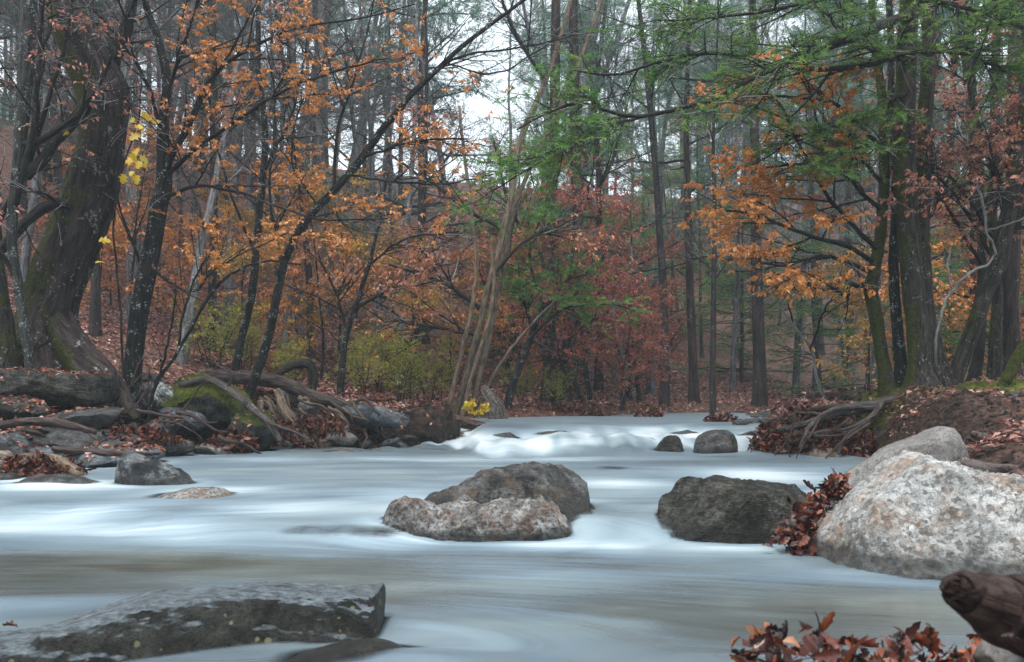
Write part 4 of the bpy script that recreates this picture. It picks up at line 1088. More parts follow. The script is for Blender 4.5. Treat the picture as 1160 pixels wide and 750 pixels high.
hero_tree('beech_tree', 'thin bare barked trunk between the crooked mossy trunk and the thick hemlock', 'tree',
          [[(1024, 446, 11.9, 16), (1020, 410, 11.9, 13), (1015, 350, 11.9, 12), (1012, 290, 11.9, 11), (1014, 220, 11.9, 10), (1010, 100, 11.9, 8), (1006, -60, 11.9, 7)]],
          'bark_dark', 121, flare=.5, branches=[[(1014, 300, 11.9, 4), (1050, 250, 12, 3), (1080, 190, 12, 2)], [(1014, 220, 11.9, 4), (1060, 180, 12, 3), (1110, 170, 12, 2)]], grow=BEECHG, leaf=dict(mat='copper', per=8, size=.066, frac=.5))
hero_tree('hemlock_tree', 'thick mossy hemlock of the right bank clump whose long green boughs hang across the top', 'tree',
          [[(1044, 448, 11.5, 40), (1042, 420, 11.5, 26), (1040, 370, 11.5, 24), (1034, 320, 11.5, 24), (1030, 274, 11.5, 24), (1024, 191, 11.5, 24), (1026, 100, 11.5, 22), (1030, 0, 11.5, 20), (1032, -120, 11.5, 18)],
           [(1068, 448, 11.8, 36), (1060, 415, 11.8, 26), (1050, 365, 11.8, 22), (1044, 300, 11.8, 20), (1044, 240, 11.8, 18), (1048, 150, 11.8, 17), (1052, 50, 11.8, 15), (1056, -80, 11.8, 14)]],
          'bark_mossy', 122, flare=.45, sides=40, moss_att=.02, moss_side=(-.9, -.2, .1),
          branches=[[(1040, 12, 11.5, 12), (985, 34, 10.8, 11), (948, 50, 10.4, 10), (915, 60, 10.1, 10), (888, 70, 9.9, 8), (850, 92, 9.7, 6), (814, 111, 9.5, 5.5), (780, 121, 9.3, 5), (725, 133, 9.1, 4.5), (690, 127, 9, 4), (656, 117, 8.9, 3), (620, 128, 8.8, 2.5), (587, 148, 8.8, 2)],
                    [(1040, 50, 11.5, 8), (990, 72, 11, 7), (930, 78, 10.6, 6), (880, 74, 10.4, 5), (820, 60, 10.2, 4), (760, 66, 10, 3.5), (700, 84, 9.9, 3), (650, 80, 9.8, 2)],
                    [(725, 133, 9.1, 3), (680, 145, 8.9, 2.5), (640, 165, 8.8, 2), (600, 190, 8.7, 2), (560, 215, 8.7, 1.5)],
                    [(1036, 100, 11.5, 7), (980, 130, 11.1, 5), (930, 150, 10.9, 4), (890, 155, 10.8, 3)], 
                    [(1040, -10, 11.5, 8), (960, -5, 10.6, 6), (880, 10, 10, 4), (800, 20, 9.8, 3), (740, 25, 9.7, 2)], [(1040, 0, 11.5, 7), (1080, 5, 10.8, 5), (1120, 20, 10.4, 4), (1180, 40, 10, 3)],
                    [(1044, 60, 11.5, 6), (1090, 60, 11, 4), (1140, 80, 10.7, 3)], [(1030, 140, 11.5, 5), (1000, 160, 11, 4), (960, 170, 10.7, 3), (930, 190, 10.6, 2)], [(1030, 70, 11.5, 5), (1000, 60, 10.8, 4), (950, 40, 10.4, 3)]],
          grow=dict(levels=[(22, .45, 1.15, 52, .12, .06, -.012, .8, 4), (15, .16, .5, 50, .05, .07, -.02, .85, 3)]), leaf=dict(mat='needle', needle=True, per=40, size=.05, w=.009, frac=.72))
hero_tree('leaning_tree', 'bare footed trunk with moss higher up, leaning right on the right bank', 'tree',
          [[(1080, 440, R, 16), (1090, 405, R, 17), (1106, 362, R, 17), (1121, 320, R, 19), (1132, 290, R, 20), (1144, 235, R, 16), (1152, 191, R, 14), (1160, 120, R, 12), (1164, 0, R, 10), (1166, -60, R, 9)]],
          'bark_mossy', 123, branches=[[(1140, 250, R, 7), (1120, 180, R, 5), (1100, 110, R, 4), (1090, 20, R, 3)], [(1132, 285, R, 6), (1160, 240, R, 5), (1190, 190, R, 4)], [(1148, 210, R, 5), (1110, 205, 11.4, 4), (1070, 215, 11.1, 3)]],
          moss_att=-.05, grow=BEECHG, leaf=dict(mat='pinkish', per=9, size=.066, frac=.6))
for k, (st, mt, lb, fr) in enumerate([
        ([(1100, 446, 13, 14), (1108, 400, 13, 12), (1112, 330, 13, 11), (1110, 220, 13, 10), (1100, 80, 13, 9), (1096, -60, 13, 8)], 'bark_far', 'slim upright trunk half hidden by the bare footed leaning tree', .4),
        ([(1128, 446, 12.6, 16), (1127, 400, 12.6, 14), (1130, 330, 12.6, 12), (1124, 240, 12.6, 11), (1128, 100, 12.6, 10), (1130, -60, 12.6, 8)], 'bark_mossy', 'mossy upright trunk just left of the reddish barked one on the right bank', .4),
        ([(1145, 446, 12.9, 26), (1144, 400, 12.9, 22), (1143, 330, 12.9, 20), (1147, 240, 12.9, 18), (1150, 100, 12.9, 16), (1150, -60, 12.9, 14)], 'bark_pine', 'reddish barked trunk beside the right edge', .5)]):
    hero_tree('tree', lb, 'tree', [st], mt, 124 + k, flare=.4, branches=[[(st[2][0], 300, st[2][2], 5), (st[2][0] - 50, 220, 12, 3), (st[2][0] - 90, 180, 11.8, 2)], [(st[3][0], 240, st[2][2], 5), (st[2][0] + 40, 160, 12, 3), (st[2][0] + 60, 90, 11.8, 2)]],
              grow=BEECHG, leaf=dict(mat='pinkish' if k != 1 else 'copper', per=8, size=.066, frac=fr))
hero_tree('mossy_stump_limb', 'short green mossy limb poking up at the right edge of the bank', 'branch',
          [[(1134, 440, 10.8, 12), (1145, 420, 10.8, 13), (1156, 398, 10.8, 12), (1172, 372, 10.8, 9), (1200, 300, 10.8, 7)]], 'bark_mossy', 128, moss_att=.4)
hero_tree('dead_branch', 'bleached broken forked branch leaning against the right clump of trunks', 'branch',
          [[(1060, 385, 11.0, 3), (1068, 350, 11.0, 3.5), (1077, 332, 11, 4), (1100, 308, 11, 3.6), (1118, 300, 11, 3), (1128, 287, 11, 2)]], 'bark_white', 129,
          branches=[[(1078, 330, 11, 3), (1073, 300, 11, 3), (1080, 275, 11, 2)], [(1128, 288, 11, 3), (1118, 262, 11, 3), (1112, 225, 11, 3), (1105, 205, 11, 2)], [(1118, 262, 11, 2), (1150, 250, 10.8, 2), (1190, 238, 10.7, 2)]])
hero_tree('dead_branch', 'pale twisted twiggy deadfall propped over the leafy root bank', 'branch',
          [[(935, 455, 12.4, 4), (925, 425, 12.4, 4), (918, 395, 12.4, 3), (900, 370, 12.4, 3), (880, 345, 12.4, 2)]], 'bark_white', 130,
          branches=[[(918, 395, 12.4, 3), (935, 350, 12.3, 2), (960, 310, 12.2, 2)], [(900, 370, 12.4, 2), (890, 320, 12.3, 2), (905, 280, 12.2, 1.5)]], grow=dict(levels=[(6, .3, .8, 50, .1, .12, .02, .1, 3), (5, .15, .4, 45, .1, .1, 0, .1, 3)]))
hero_tree('birch_sapling', 'thin crooked whitish sapling on the far bank below the red leaved trees', 'tree',
          [[(706, 466, 20, 4), (709, 430, 20, 4), (703, 395, 20, 3), (694, 350, 20, 3), (705, 325, 20, 2.2), (716, 300, 20, 2), (712, 270, 20, 1.5)]], 'bark_white', 131,
          branches=[[(712, 310, 20, 2.5), (760, 302, 20, 2), (800, 290, 20, 2)]], grow=dict(levels=[(6, .4, 1., 50, .1, .12, .02, .1, 3)]))

# ------------------------------------------------------------------ woods behind: a few grown kinds, copied one by one
TRB = [(7, .8, 2.0, 45, .1, .10, .02, .2, 3), (7, .4, 1.1, 45, .1, .10, .01, .2, 3), (4, .2, .6, 42, .1, .12, 0, .2, 3)]
bare = [proto_tree('bare_tree', 200 + k, 17 + 2 * k, .11 + .02 * k, 'bark_grey', TRB, branch_mat='twig_grey', limbs=14, limb_len=(1.6, 3.6), limb_t0=.18, limb_ang=50, limb_up=.03, wig=.025 + .01 * k, lean=(.06 * (k - 1), 0)) for k in range(3)]
rusty = [proto_tree('rusty_leaved_tree', 210 + k, 11 + 2 * k, .11, 'bark_far', [(6, .6, 1.6, 45, .1, .08, .0, .6, 3), (5, .3, .8, 45, .1, .09, 0, .6, 3)], limbs=18, limb_len=(1.5, 3.2), limb_t0=.12, limb_ang=65, limb_up=.01, flat=.6,
                    leaf=dict(mat=mt, per=6, size=.105, frac=.7), wig=.03) for k, mt in enumerate(['copper', 'pinkish', 'pinkish'])]
redt = [proto_tree('red_leaved_tree', 220, 6.5, .08, 'bark_dark', [(6, .6, 1.4, 45, .1, .08, .0, .6, 3), (6, .25, .7, 45, .1, .09, 0, .6, 3)], limbs=16, limb_len=(1.4, 2.6), limb_t0=.2, limb_ang=60, limb_up=.01, leaf=dict(mat='red', per=7, size=.10), wig=.05, stems=2)]
under = [proto_tree('beech_sapling', 230 + k, 4.2 + k, .035, 'bark_dark', [(6, .4, 1.1, 45, .1, .08, .0, .7, 3), (5, .15, .5, 45, .1, .09, 0, .7, 3)], limbs=14, limb_len=(.7, 1.7), limb_t0=.15, limb_ang=62, limb_up=.0, flat=.7,
                    leaf=dict(mat=mt, per=7, size=.10), wig=.04) for k, mt in enumerate(['copper', 'orange', 'gold'])]
ygre = [proto_tree('yellow_green_shrub', 240, 2.0, .018, 'bark_branch', [(5, .25, .6, 45, .1, .1, .01, .4, 3), (4, .12, .3, 45, .1, .1, 0, .5, 3)], limbs=7, limb_len=(.4, .9), limb_t0=.15, limb_ang=45, leaf=dict(mat='ygreen', per=5, size=.065), stems=5, wig=.05, tsides=5)]
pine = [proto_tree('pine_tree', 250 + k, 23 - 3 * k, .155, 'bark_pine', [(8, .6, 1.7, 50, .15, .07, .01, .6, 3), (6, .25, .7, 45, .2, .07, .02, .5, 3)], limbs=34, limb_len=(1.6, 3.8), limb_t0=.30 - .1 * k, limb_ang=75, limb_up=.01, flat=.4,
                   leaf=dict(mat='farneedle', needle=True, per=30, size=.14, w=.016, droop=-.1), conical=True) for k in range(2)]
hem = [proto_tree('young_hemlock', 260, 8.0, .08, 'bark_pine', [(10, .5, 1.3, 50, .1, .06, -.01, .8, 3), (8, .2, .5, 48, .1, .06, -.02, .8, 3)], limbs=40, limb_len=(1.2, 2.6), limb_t0=.12, limb_ang=80, limb_up=-.01, flat=.5,
                  leaf=dict(mat='needle', needle=True, per=20, size=.08, w=.012), conical=True)]
dark = [proto_tree('dark_tree', 270 + k, 18, .11, 'bark_far', TRB, limbs=11, limb_len=(1.4, 3.), limb_t0=.3, limb_ang=50, limb_up=.03, wig=.02) for k in range(2)]
G_B, G_R, G_P = 'bare trees in the hazy woods', 'rusty leaved trees on the hillside', 'pines in the hazy woods'
# trunks the photo singles out: (px, depth, proto, scale, tilt, label)
HT = [
    (753, 21.5, dark[0], 1.05, (0, -.02), 'dark trunk first to the right of the red leaved trees on the flat far bank'),
    (786, 22.0, pine[0], .8, (0, -.015), 'pine standing just behind the thin fallen log on the far bank'),
    (808, 19.2, dark[1], .72, (0, .01), 'thin straight black trunk at the head of the stream, left of the thickest pine'),
    (861, 20.5, pine[0], 1.0, (0, 0), 'thickest straight pine trunk at the head of the stream'),
    (737, 24.5, bare[1], .9, (0, .0), 'trunk tucked behind the dark trunk beside the red leaved trees'),
    (829, 27, bare[0], .9, (0, .02), 'slim trunk midway between the black trunk and the thickest pine'),
    (902, 27, bare[1], .9, (0, -.03), 'trunk a little right of the thickest pine, deeper in the woods'),
    (925, 30, pine[1], .9, (0, .0), 'hazy pine behind the pale twiggy deadfall'),
    (962, 28, bare[2], .8, (0, .02), 'trunk seen left of the crooked mossy trunk, deep in the woods'),
    (678, 24, pine[1], .8, (0, 0), 'pine trunk rising behind the crooked whitish sapling'),
    (650, 27, dark[0], 1.2, (0, .01), 'black trunk in the haze above the twin trunks'),
    (240, 19, dark[1], .95, (0, .03), 'greenish trunk on the slope, left one of the pair behind the thin straight sapling'),
    (256, 20, bare[1], .95, (0, .02), 'greenish trunk on the slope, right one of the pair behind the thin straight sapling'),
    (352, 21, dark[0], .9, (0, .01), 'mossy upright trunk on the slope above the arching green root'),
    (205, 16.5, bare[1], .8, (0, .26), 'lichen mottled trunk leaning right behind the forked copper leaved tree'),
    (108, 17, dark[1], .9, (0, 0), 'upright trunk seen just right of the massive leaning tree'),
    (430, 24, bare[0], 1., (0, -.02), 'slim trunk on the slope over the yellow green shrubs'),
    (480, 26, pine[1], 1., (0, .0), 'pine on the slope left of the tan clump of stems'),
    (1075, 22, pine[0], .9, (0, 0), 'pine seen between the hemlock clump and the bare footed leaning tree'),
    (990, 19, bare[0], .8, (0, .0), 'slender trunk behind the foot of the crooked mossy trunk'),
]
for px, d, pr, sc_, tl, lb in HT:
    place(pr, px, d, lb, 'tree', sc=sc_, tilt=tl)
rng = np.random.default_rng(900)


def region(n, px0, px1, d0, d1, protos, lb, cat, grp, s0=.8, s1=1.15, mind=.9, tl=.05, pxfun=None):
    got = []
    tries = 0
    while len(got) < n and tries < 6000:
        tries += 1
        d = math.sqrt(rng.uniform(d0 * d0, d1 * d1)); px = rng.uniform(px0, px1); x = (px - CX) / F * d
        if 455 < px < 612 and d > 22 and rng.uniform() < .86: continue
        if float(sdist(np.array([x]), np.array([d]))[0]) < .6: continue
        if any((x - a) ** 2 + (d - b_) ** 2 < mind ** 2 for a, b_ in got): continue
        got.append((x, d))
        place(protos[len(got) % len(protos)], px, d, lb, cat, grp, sc=rng.uniform(s0, s1), tilt=(rng.normal(0, tl), rng.normal(0, tl)))


region(74, -160, 640, 20, 52, bare, 'bare twiggy tree deep on the hillside left of the red trees', 'tree', 'bare trees on the hillside', tl=.06, mind=1.3)
region(24, 640, 1300, 27, 60, bare, 'bare grey trunk in the hazy flat woods right of the red trees', 'tree', 'bare trees in the hazy flat woods', tl=.03, mind=1.5)
region(26, 660, 1250, 40, 85, bare, 'bare grey trunk in the hazy flat woods right of the red trees', 'tree', 'bare trees in the hazy flat woods', tl=.03, mind=1.5)
region(14, -150, 560, 20, 42, rusty, 'rusty leaved tree on the slope behind the left bank', 'tree', 'rusty leaved trees on the slope', tl=.05, mind=2.0, s0=.6, s1=1.)
region(8, 960, 1350, 16, 32, rusty, 'pinkish brown leaved tree in the woods behind the right bank', 'tree', 'pinkish leaved trees behind the right bank', s0=.6, s1=1., mind=2)
region(10, 700, 960, 30, 50, rusty, 'faded rusty tree far back between the grey trunks', 'tree', 'faded rusty trees between the grey trunks', s0=.5, s1=.8, mind=2)
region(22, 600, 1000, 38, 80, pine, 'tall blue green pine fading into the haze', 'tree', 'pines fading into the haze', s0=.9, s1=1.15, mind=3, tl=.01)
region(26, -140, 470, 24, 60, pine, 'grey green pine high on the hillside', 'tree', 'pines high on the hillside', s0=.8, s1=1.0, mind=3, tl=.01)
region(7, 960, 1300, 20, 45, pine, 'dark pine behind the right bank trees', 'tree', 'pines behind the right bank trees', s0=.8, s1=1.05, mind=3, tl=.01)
region(26, 60, 600, 17.5, 30, under, 'leafy autumn sapling under the trees of the slope', 'tree', 'autumn saplings on the slope', s0=.6, s1=1.1, mind=1.0)
region(9, 980, 1200, 14.5, 24, under, 'leafy autumn sapling behind the right bank trunks', 'tree', 'autumn saplings behind the right bank', s0=.6, s1=1.1, mind=1.2)
for px, d, s_, lb in [(615, 19.3, .75, 'red leaved tree drooping over the far bank beside the twin trunks'), (668, 21.5, .95, 'broad red leaved tree in the middle of the far bank'), (722, 22.5, .9, 'red leaved tree next to the first dark trunk of the flat woods'),
                      (590, 23.5, 1.0, 'taller red leaved tree behind the tan clump of stems'), (700, 19.6, .45, 'small reddish sapling at the water of the far bank'), (760, 27, .7, 'faint red tree among the trunks left of the black one')]:
    place(redt[0], px, d, lb, 'tree', sc=s_)
for px, d, s_, lb in [(408, 16.6, .6, 'yellow green shrub right of the short dark sapling'), (455, 17.4, .75, 'yellow green shrub halfway between the short sapling and the tan clump'), (490, 18, .65, 'yellow green shrub close behind the tan clump'), (430, 19.5, .8, 'yellow green shrub higher on the slope over the tilted slab'),
                      (592, 19.0, .45, 'low yellow green shrub beside the small leaning hemlock'), (238, 17, .7, 'yellow green shrub behind the thin straight sapling'), (275, 18, .7, 'yellow green shrub on the slope above the fallen log'), (330, 17.5, .5, 'yellow green shrub behind the leaning sapling'),
                      (628, 18.4, .4, 'tiny yellow green shrub at the foot of the twin trunks')]:
    place(ygre[0], px, d, lb, 'shrub', sc=s_, dz=.2)
for px, d, s_, lb in [(640, 30, 1.15, 'hazy young hemlock behind the twin trunks'), (840, 30, 1.0, 'hazy young hemlock between the black trunk and the thickest pine'), (596, 26, 1.1, 'young hemlock behind the upper half of the tan clump'), (700, 34, 1.3, 'large pale hemlock fading behind the red trees'),
                      (770, 36, 1.2, 'pale hemlock fading behind the first dark trunks'), (930, 26, .8, 'young hemlock beyond the pale twiggy deadfall'), (1060, 18, .6, 'young hemlock behind the thick mossy hemlock'), (780, 48, 1.6, 'palest hemlock at the far end of the clearing'), (1120, 20, .9, 'young hemlock behind the reddish barked trunk')]:
    place(hem[0], px, d, lb, 'tree', sc=s_)
# yellow leaves beside the big tree: a slender maple
hero_tree('maple_sapling', 'thin sapling with large bright yellow leaves just right of the massive leaning tree', 'tree',
          [[(142, 450, 11.9, 3), (138, 380, 11.9, 3), (134, 320, 11.8, 2.5), (128, 250, 11.7, 2.5), (140, 190, 11.6, 2), (158, 130, 11.6, 2), (160, 80, 11.6, 1.5)]], 'bark_branch', 140)
ys = Geo(); yp = np.array([P(*q) for q in [(133, 243, 11.5), (121, 278, 11.5), (108, 298, 11.5), (72, 152, 11.2), (158, 179, 11.5), (156, 200, 11.5), (163, 155, 11.5), (153, 135, 11.5), (146, 198, 11.5), (172, 134, 11.6), (160, 183, 11.4), (165, 190, 11.6), (112, 272, 11.6)]])
yp = np.vstack([yp, yp[4:11] + rng.normal(0, .07, (7, 3)), yp[4:11] + rng.normal(0, .09, (7, 3))])
leaves(ys, yp, rng.normal(0, 1, yp.shape) + (0, 0, -.5), .13, rng, MAPLE, up=(0, -1, .3), uprand=.4)
mp = [o for o in bpy.data.objects if o.name.startswith('maple_sapling')][0]
yo = ys.build('crown', M['yellow'], mp); yo.data.transform(__import__('mathutils').Matrix.Translation(-mp.location))
pg = empty('yellow_sprig', P(537, 474, 15.5), 'low sprig of bright yellow leaves beside the rotten pale stump', 'plant')
g1 = Geo(); st = walk(np.zeros((6, 3)), rng.normal(0, .5, (6, 3)) + (0, 0, 1), np.full(6, .35), 6, .12, (0, 0, -.05), rng); tubes(g1, st, taper(np.full(6, .004), 6), 4); g1.build('stems', M['bark_branch'], pg)
g2 = Geo(); pos, d, _, t, pi = spawn(st, np.zeros(st.shape[:2]), 14, .2, 1, 60, rng); leaves(g2, pos, d, .09, rng, MAPLE, uprand=.8); g2.build('leaf_spray', M['yellow'], pg)

# ------------------------------------------------------------------ logs, roots, stump
def log(name, lb, cat, pts, mat, seed, sides=20, ridge=.10, group=None, branches=()):
    q = np.array([np.append(P(a, b_, d), w * d / F / 2) for a, b_, d, w in pts]); q = crom(q, 40, .004, np.random.default_rng(seed))
    org = q[:, :3].mean(0); g_ = Geo(); tubes(g_, q[:, :3] - org, q[:, 3], sides, ridge=ridge, seed=seed, cap=True, moss_side=(0, 0, .8))
    if branches:
        root = empty(name, org, lb, cat, group); g_.build('trunk', M[mat], root)
        for k, br in enumerate(branches):
            b2 = np.array([np.append(P(a, b_, d), w * d / F / 2) for a, b_, d, w in br]); b2 = crom(b2, 16, .004, np.random.default_rng(seed + k))
            gb = Geo(); tubes(gb, b2[:, :3] - org, b2[:, 3], 8, ridge=.1, cap=True); gb.build('branch', M[mat], root)
        return root
    o = g_.build(name, M[mat]); o.location = [float(t) for t in org]; return tag(o, lb, cat, group)


log('fallen_log', 'long dark fallen log lying behind the mossy boulder', 'log', [(228, 428, 13.8, 16), (260, 427, 13.8, 17), (300, 430, 13.8, 16), (330, 438, 13.7, 16), (355, 450, 13.5, 15), (385, 458, 13.4, 13), (410, 470, 13.3, 9)], 'log_dark', 301,
    branches=[[(345, 447, 13.6, 6), (370, 452, 13.4, 5), (395, 470, 13.2, 4)], [(395, 462, 13.3, 6), (412, 452, 13.2, 4), (430, 470, 13.1, 3)]])
log('mossy_root', 'green mossy root arching out of the ground above the fallen log', 'root', [(312, 428, 14, 6), (322, 418, 14, 9), (338, 412, 14, 10), (352, 414, 14, 11), (355, 430, 14, 11), (352, 445, 14, 10)], 'bark_mossy', 302)
log('branch', 'thick grey branch slanting down to the water past the mossy boulder', 'branch', [(205, 437, 12.6, 8), (235, 430, 12.3, 8), (258, 440, 12.1, 9), (285, 462, 11.9, 9), (305, 480, 11.8, 8), (318, 500, 11.8, 6)], 'wood_grey', 303, branches=[[(258, 440, 12.1, 5), (262, 425, 12, 3), (245, 412, 12, 2)], [(300, 478, 11.8, 4), (330, 488, 11.7, 3), (350, 498, 11.7, 2)]])
log('branch', 'short stripped stub leaning against the driftwood right of the slanting branch', 'branch', [(315, 445, 13, 9), (325, 470, 12.7, 12), (342, 490, 12.6, 13), (350, 502, 12.6, 9)], 'wood', 304)
log('driftwood_log', 'chunky tan driftwood log under wet leaves at the left edge of the water', 'log', [(-30, 545, 8.9, 22), (0, 530, 8.9, 20), (30, 522, 8.9, 17), (60, 524, 8.8, 20), (85, 535, 8.7, 14), (95, 545, 8.7, 6)], 'wood', 305, ridge=.2)
log('driftwood_log', 'thin black log above the tan driftwood log', 'log', [(60, 508, 9.8, 6), (100, 512, 9.7, 8), (150, 514, 9.7, 6), (180, 514, 9.7, 3)], 'log_dark', 306)
log('driftwood_log', 'dark branch across the shaded slabs on the left bank', 'log', [(-20, 492, 10, 8), (20, 478, 10, 9), (70, 480, 10, 10), (108, 490, 10, 5)], 'log_dark', 307)
log('rotten_stump', 'bleached rotten stump leaning left at the end of the left bank', 'stump', [(566, 478, 16.4, 24), (562, 462, 16.4, 20), (553, 448, 16.4, 14), (545, 438, 16.4, 8)], 'wood_grey', 308, ridge=.3, sides=32)
log('driftwood_log', 'pale brown log lying flat between the root mass and the rotten stump', 'log', [(478, 468, 14.6, 10), (505, 474, 14.5, 14), (530, 480, 14.5, 13), (558, 484, 14.4, 6)], 'root', 309)
log('fallen_log', 'thin fallen log across the flat far bank between the dark trunks', 'log', [(640, 456, 24, 4), (700, 458, 24, 5), (760, 453, 24.5, 6), (838, 452, 25, 5)], 'log_dark', 310)
log('fallen_log', 'weathered grey log lying on the soil behind the huge pale boulder', 'log', [(1085, 522, 7.0, 16), (1115, 532, 6.9, 18), (1150, 536, 6.8, 18), (1200, 540, 6.7, 18)], 'wood_grey', 311)
log('driftwood_log', 'knobbly log draped with leaves on the soil bank beside the grey stone', 'log', [(1100, 492, 8.5, 8), (1130, 500, 8.4, 14), (1175, 512, 8.3, 12)], 'log_dark', 312)
log('near_log', 'thick dark log stub entering at the lower right corner, very close', 'log',
    [(1077, 666, 1.42, 8), (1081, 667, 1.42, 24), (1092, 670, 1.43, 42), (1118, 682, 1.46, 62), (1150, 692, 1.5, 84), (1200, 705, 1.55, 100), (1300, 730, 1.6, 110)], 'near_log', 313, sides=64, ridge=.16)
# root mass at the end of the left point
rm_ = rock('root_mass', 'dark eroded mass of soil and roots at the point of the left bank', 'root mass', P(474, 484, 13.7), (.74, .42, .34), 'rock_soil', 90, sub=6, rough=.3, fine=.07, cuts=4, box=2.2)
del rm_


def roots_of(name, lb, region_px, d0, d1, n, seed, mat='root', w=(3, 8), L=(.4, 1.3), dirpx=(-1, .25), group=None):
    rr = np.random.default_rng(seed); x0, y0, x1, y1 = region_px
    for k in range(n):
        px, py, d = rr.uniform(x0, x1), rr.uniform(y0, y1), rr.uniform(d0, d1)
        a = P(px, py, d); dv = unit(np.array([[dirpx[0] + rr.normal(0, .45), rr.normal(-.15, .3), -dirpx[1] + rr.normal(0, .25)]]))
        p = walk(a[None], dv, np.array([rr.uniform(*L)]), 14, .16, (0, 0, -.03), rr)[0]
        r = np.linspace(1, .25, 14) * rr.uniform(*w) * d / F / 2
        g_ = Geo(); tubes(g_, p - a, r, 7, ridge=.12, seed=k, cap=True); o = g_.build(name, M[mat]); o.location = [float(t) for t in a]; tag(o, lb, 'root', group)


# exposed roots of the hemlock clump over the undercut bank
RT = [[(1035, 443, 11.4, 9), (1000, 456, 11.2, 8), (960, 462, 11.1, 9), (920, 478, 11.1, 8), (880, 487, 11.2, 5)],
      [(1020, 447, 11.5, 8), (980, 458, 11.3, 7), (930, 462, 11.4, 6), (890, 470, 11.6, 4)],
      [(1010, 452, 11.3, 7), (985, 462, 11.1, 6), (950, 462, 11., 6), (920, 480, 10.9, 5), (905, 508, 10.9, 3)],
      [(1050, 447, 11.0, 8), (1030, 455, 10.8, 7), (1022, 470, 10.7, 5), (1030, 480, 10.7, 3)],
      [(1000, 455, 11.2, 6), (985, 475, 10.9, 6), (960, 492, 10.8, 5), (950, 515, 10.7, 3)],
      [(1080, 440, 11.4, 7), (1100, 446, 11.1, 6), (1130, 450, 10.9, 5), (1160, 462, 10.8, 3)],
      [(990, 470, 10.9, 5), (960, 486, 10.8, 4), (930, 488, 10.8, 3), (925, 494, 10.8, 3), (960, 492, 10.7, 2)],
      [(985, 480, 10.8, 4), (955, 500, 10.7, 3), (935, 520, 10.7, 2)], [(1000, 462, 11.2, 5), (950, 470, 11.2, 4), (900, 468, 11.4, 3), (870, 478, 11.6, 2)]]
RL = ['thickest pale root running left from the mossy hemlock over the undercut bank', 'long grey root along the top of the leafy root bank', 'looping root dropping from the bank top to the water', 'small hooked root on the soil under the hemlock',
      'root hanging down the face of the undercut bank', 'root crossing the moss toward the flat stone near the bank top', 'thin root bent like an elbow on the bank face', 'short root ending low over the tan stone', 'thin root reaching farthest left into the leaf heap']
for k, (pts, lb) in enumerate(zip(RT, RL)):
    log('exposed_root', lb, 'root', pts, 'root' if k % 2 else 'wood_grey', 330 + k, sides=9, group='exposed roots of the right bank')
roots_of('root_strand', 'fine root strand dangling on the undercut bank between the thicker roots', (890, 462, 1060, 500), 10.7, 11.6, 26, 350, w=(1.5, 3.5), L=(.3, .9), dirpx=(-.7, .6), group='fine root strands of the right bank')
roots_of('driftwood_stick', 'bleached stick in the tangle of driftwood behind the left waterline', (290, 448, 400, 496), 12.8, 13.9, 34, 351, mat='wood', w=(2.5, 8), L=(.25, .8), dirpx=(.5, .5), group='bleached sticks of the driftwood tangle')
roots_of('root_strand', 'pale root strand on the dark root mass at the left point', (400, 462, 520, 496), 13.2, 13.6, 22, 352, mat='root', w=(2, 7), L=(.15, .6), dirpx=(.6, .4), group='root strands of the root mass')
roots_of('driftwood_stick', 'dark stick among the slabs of the left shore', (0, 460, 260, 515), 10, 12, 22, 353, mat='log_dark', w=(2, 6), L=(.3, 1.0), dirpx=(.8, .1), group='dark sticks on the left shore')
roots_of('vine', 'thin pale vine hanging over the shore below the forked tree', (128, 400, 180, 440), 11.2, 11.6, 6, 354, mat='root', w=(1.2, 2.5), L=(.5, 1.0), dirpx=(-.1, 1.), group='vines below the forked tree')

# ------------------------------------------------------------------ fallen leaves
def litter(name, lb, n, xr, yr, size, mat, seed, tpl=BEECH2, dmin=0.0, dmax=6., lift=.015, kind='stuff', curl=.25, cat='leaves', noise_cut=None, up=.45):
    rr = np.random.default_rng(seed)
    x = rr.uniform(*xr, n * 3); y = np.sqrt(rr.uniform(yr[0] ** 2, yr[1] ** 2, n * 3)); s_ = sdist(x, y)
    k = (s_ > dmin) & (s_ < dmax)
    if noise_cut is not None: k &= fbm(x * 1.3, y * 1.3, 0, 3, seed) > noise_cut
    x, y = x[k][:n], y[k][:n]; z = terrain(x, y) + rr.uniform(0, 1, len(x)) ** 2 * lift * 2 + .006
    dr = rr.normal(0, 1, (len(x), 3)); dr[:, 2] *= .35
    g_ = Geo(); leaves(g_, np.column_stack([x, y, z]), dr, size, rr, tpl, uprand=up, curlvar=curl)
    return tag(g_.build(name, M[mat]), lb, cat, kind=kind)


litter('leaf_litter', 'wet brown leaves strewn over the left shore', 13000, (-9, -.6), (8, 16.5), .09, 'wetleaf', 400, OAK, .02, 1.7, .03, noise_cut=-.25)
litter('leaf_litter', 'pinkish brown fallen leaves over the slope behind the left bank', 42000, (-14, 2.5), (13, 27), .10, 'litter', 401, BEECH2, .5, 30, .02)
litter('leaf_litter', 'pinkish fallen leaves on the flat far bank between the trunks', 22000, (-1, 12), (15, 32), .10, 'litter', 402, BEECH2, .1, 30, .02)
litter('leaf_litter', 'mixed dead leaves over the right soil bank', 12000, (2.6, 10), (5.5, 15), .075, 'litter', 403, OAK, .2, 9, .02, noise_cut=-.12)
litter('leaf_litter', 'pale pinkish leaves and bark bits over the driftwood tangle of the left point', 5200, (-5.2, -1.0), (12.2, 14.8), .075, 'pinkish', 404, OAK, .0, 2.2, .07, noise_cut=-.2)
litter('leaf_litter', 'bleached leaf scraps among the slabs of the left shore', 2600, (-6.5, -3.8), (8.3, 12.5), .06, 'pinkish', 405, BEECH2, .0, 1.6, .05, noise_cut=-.1)


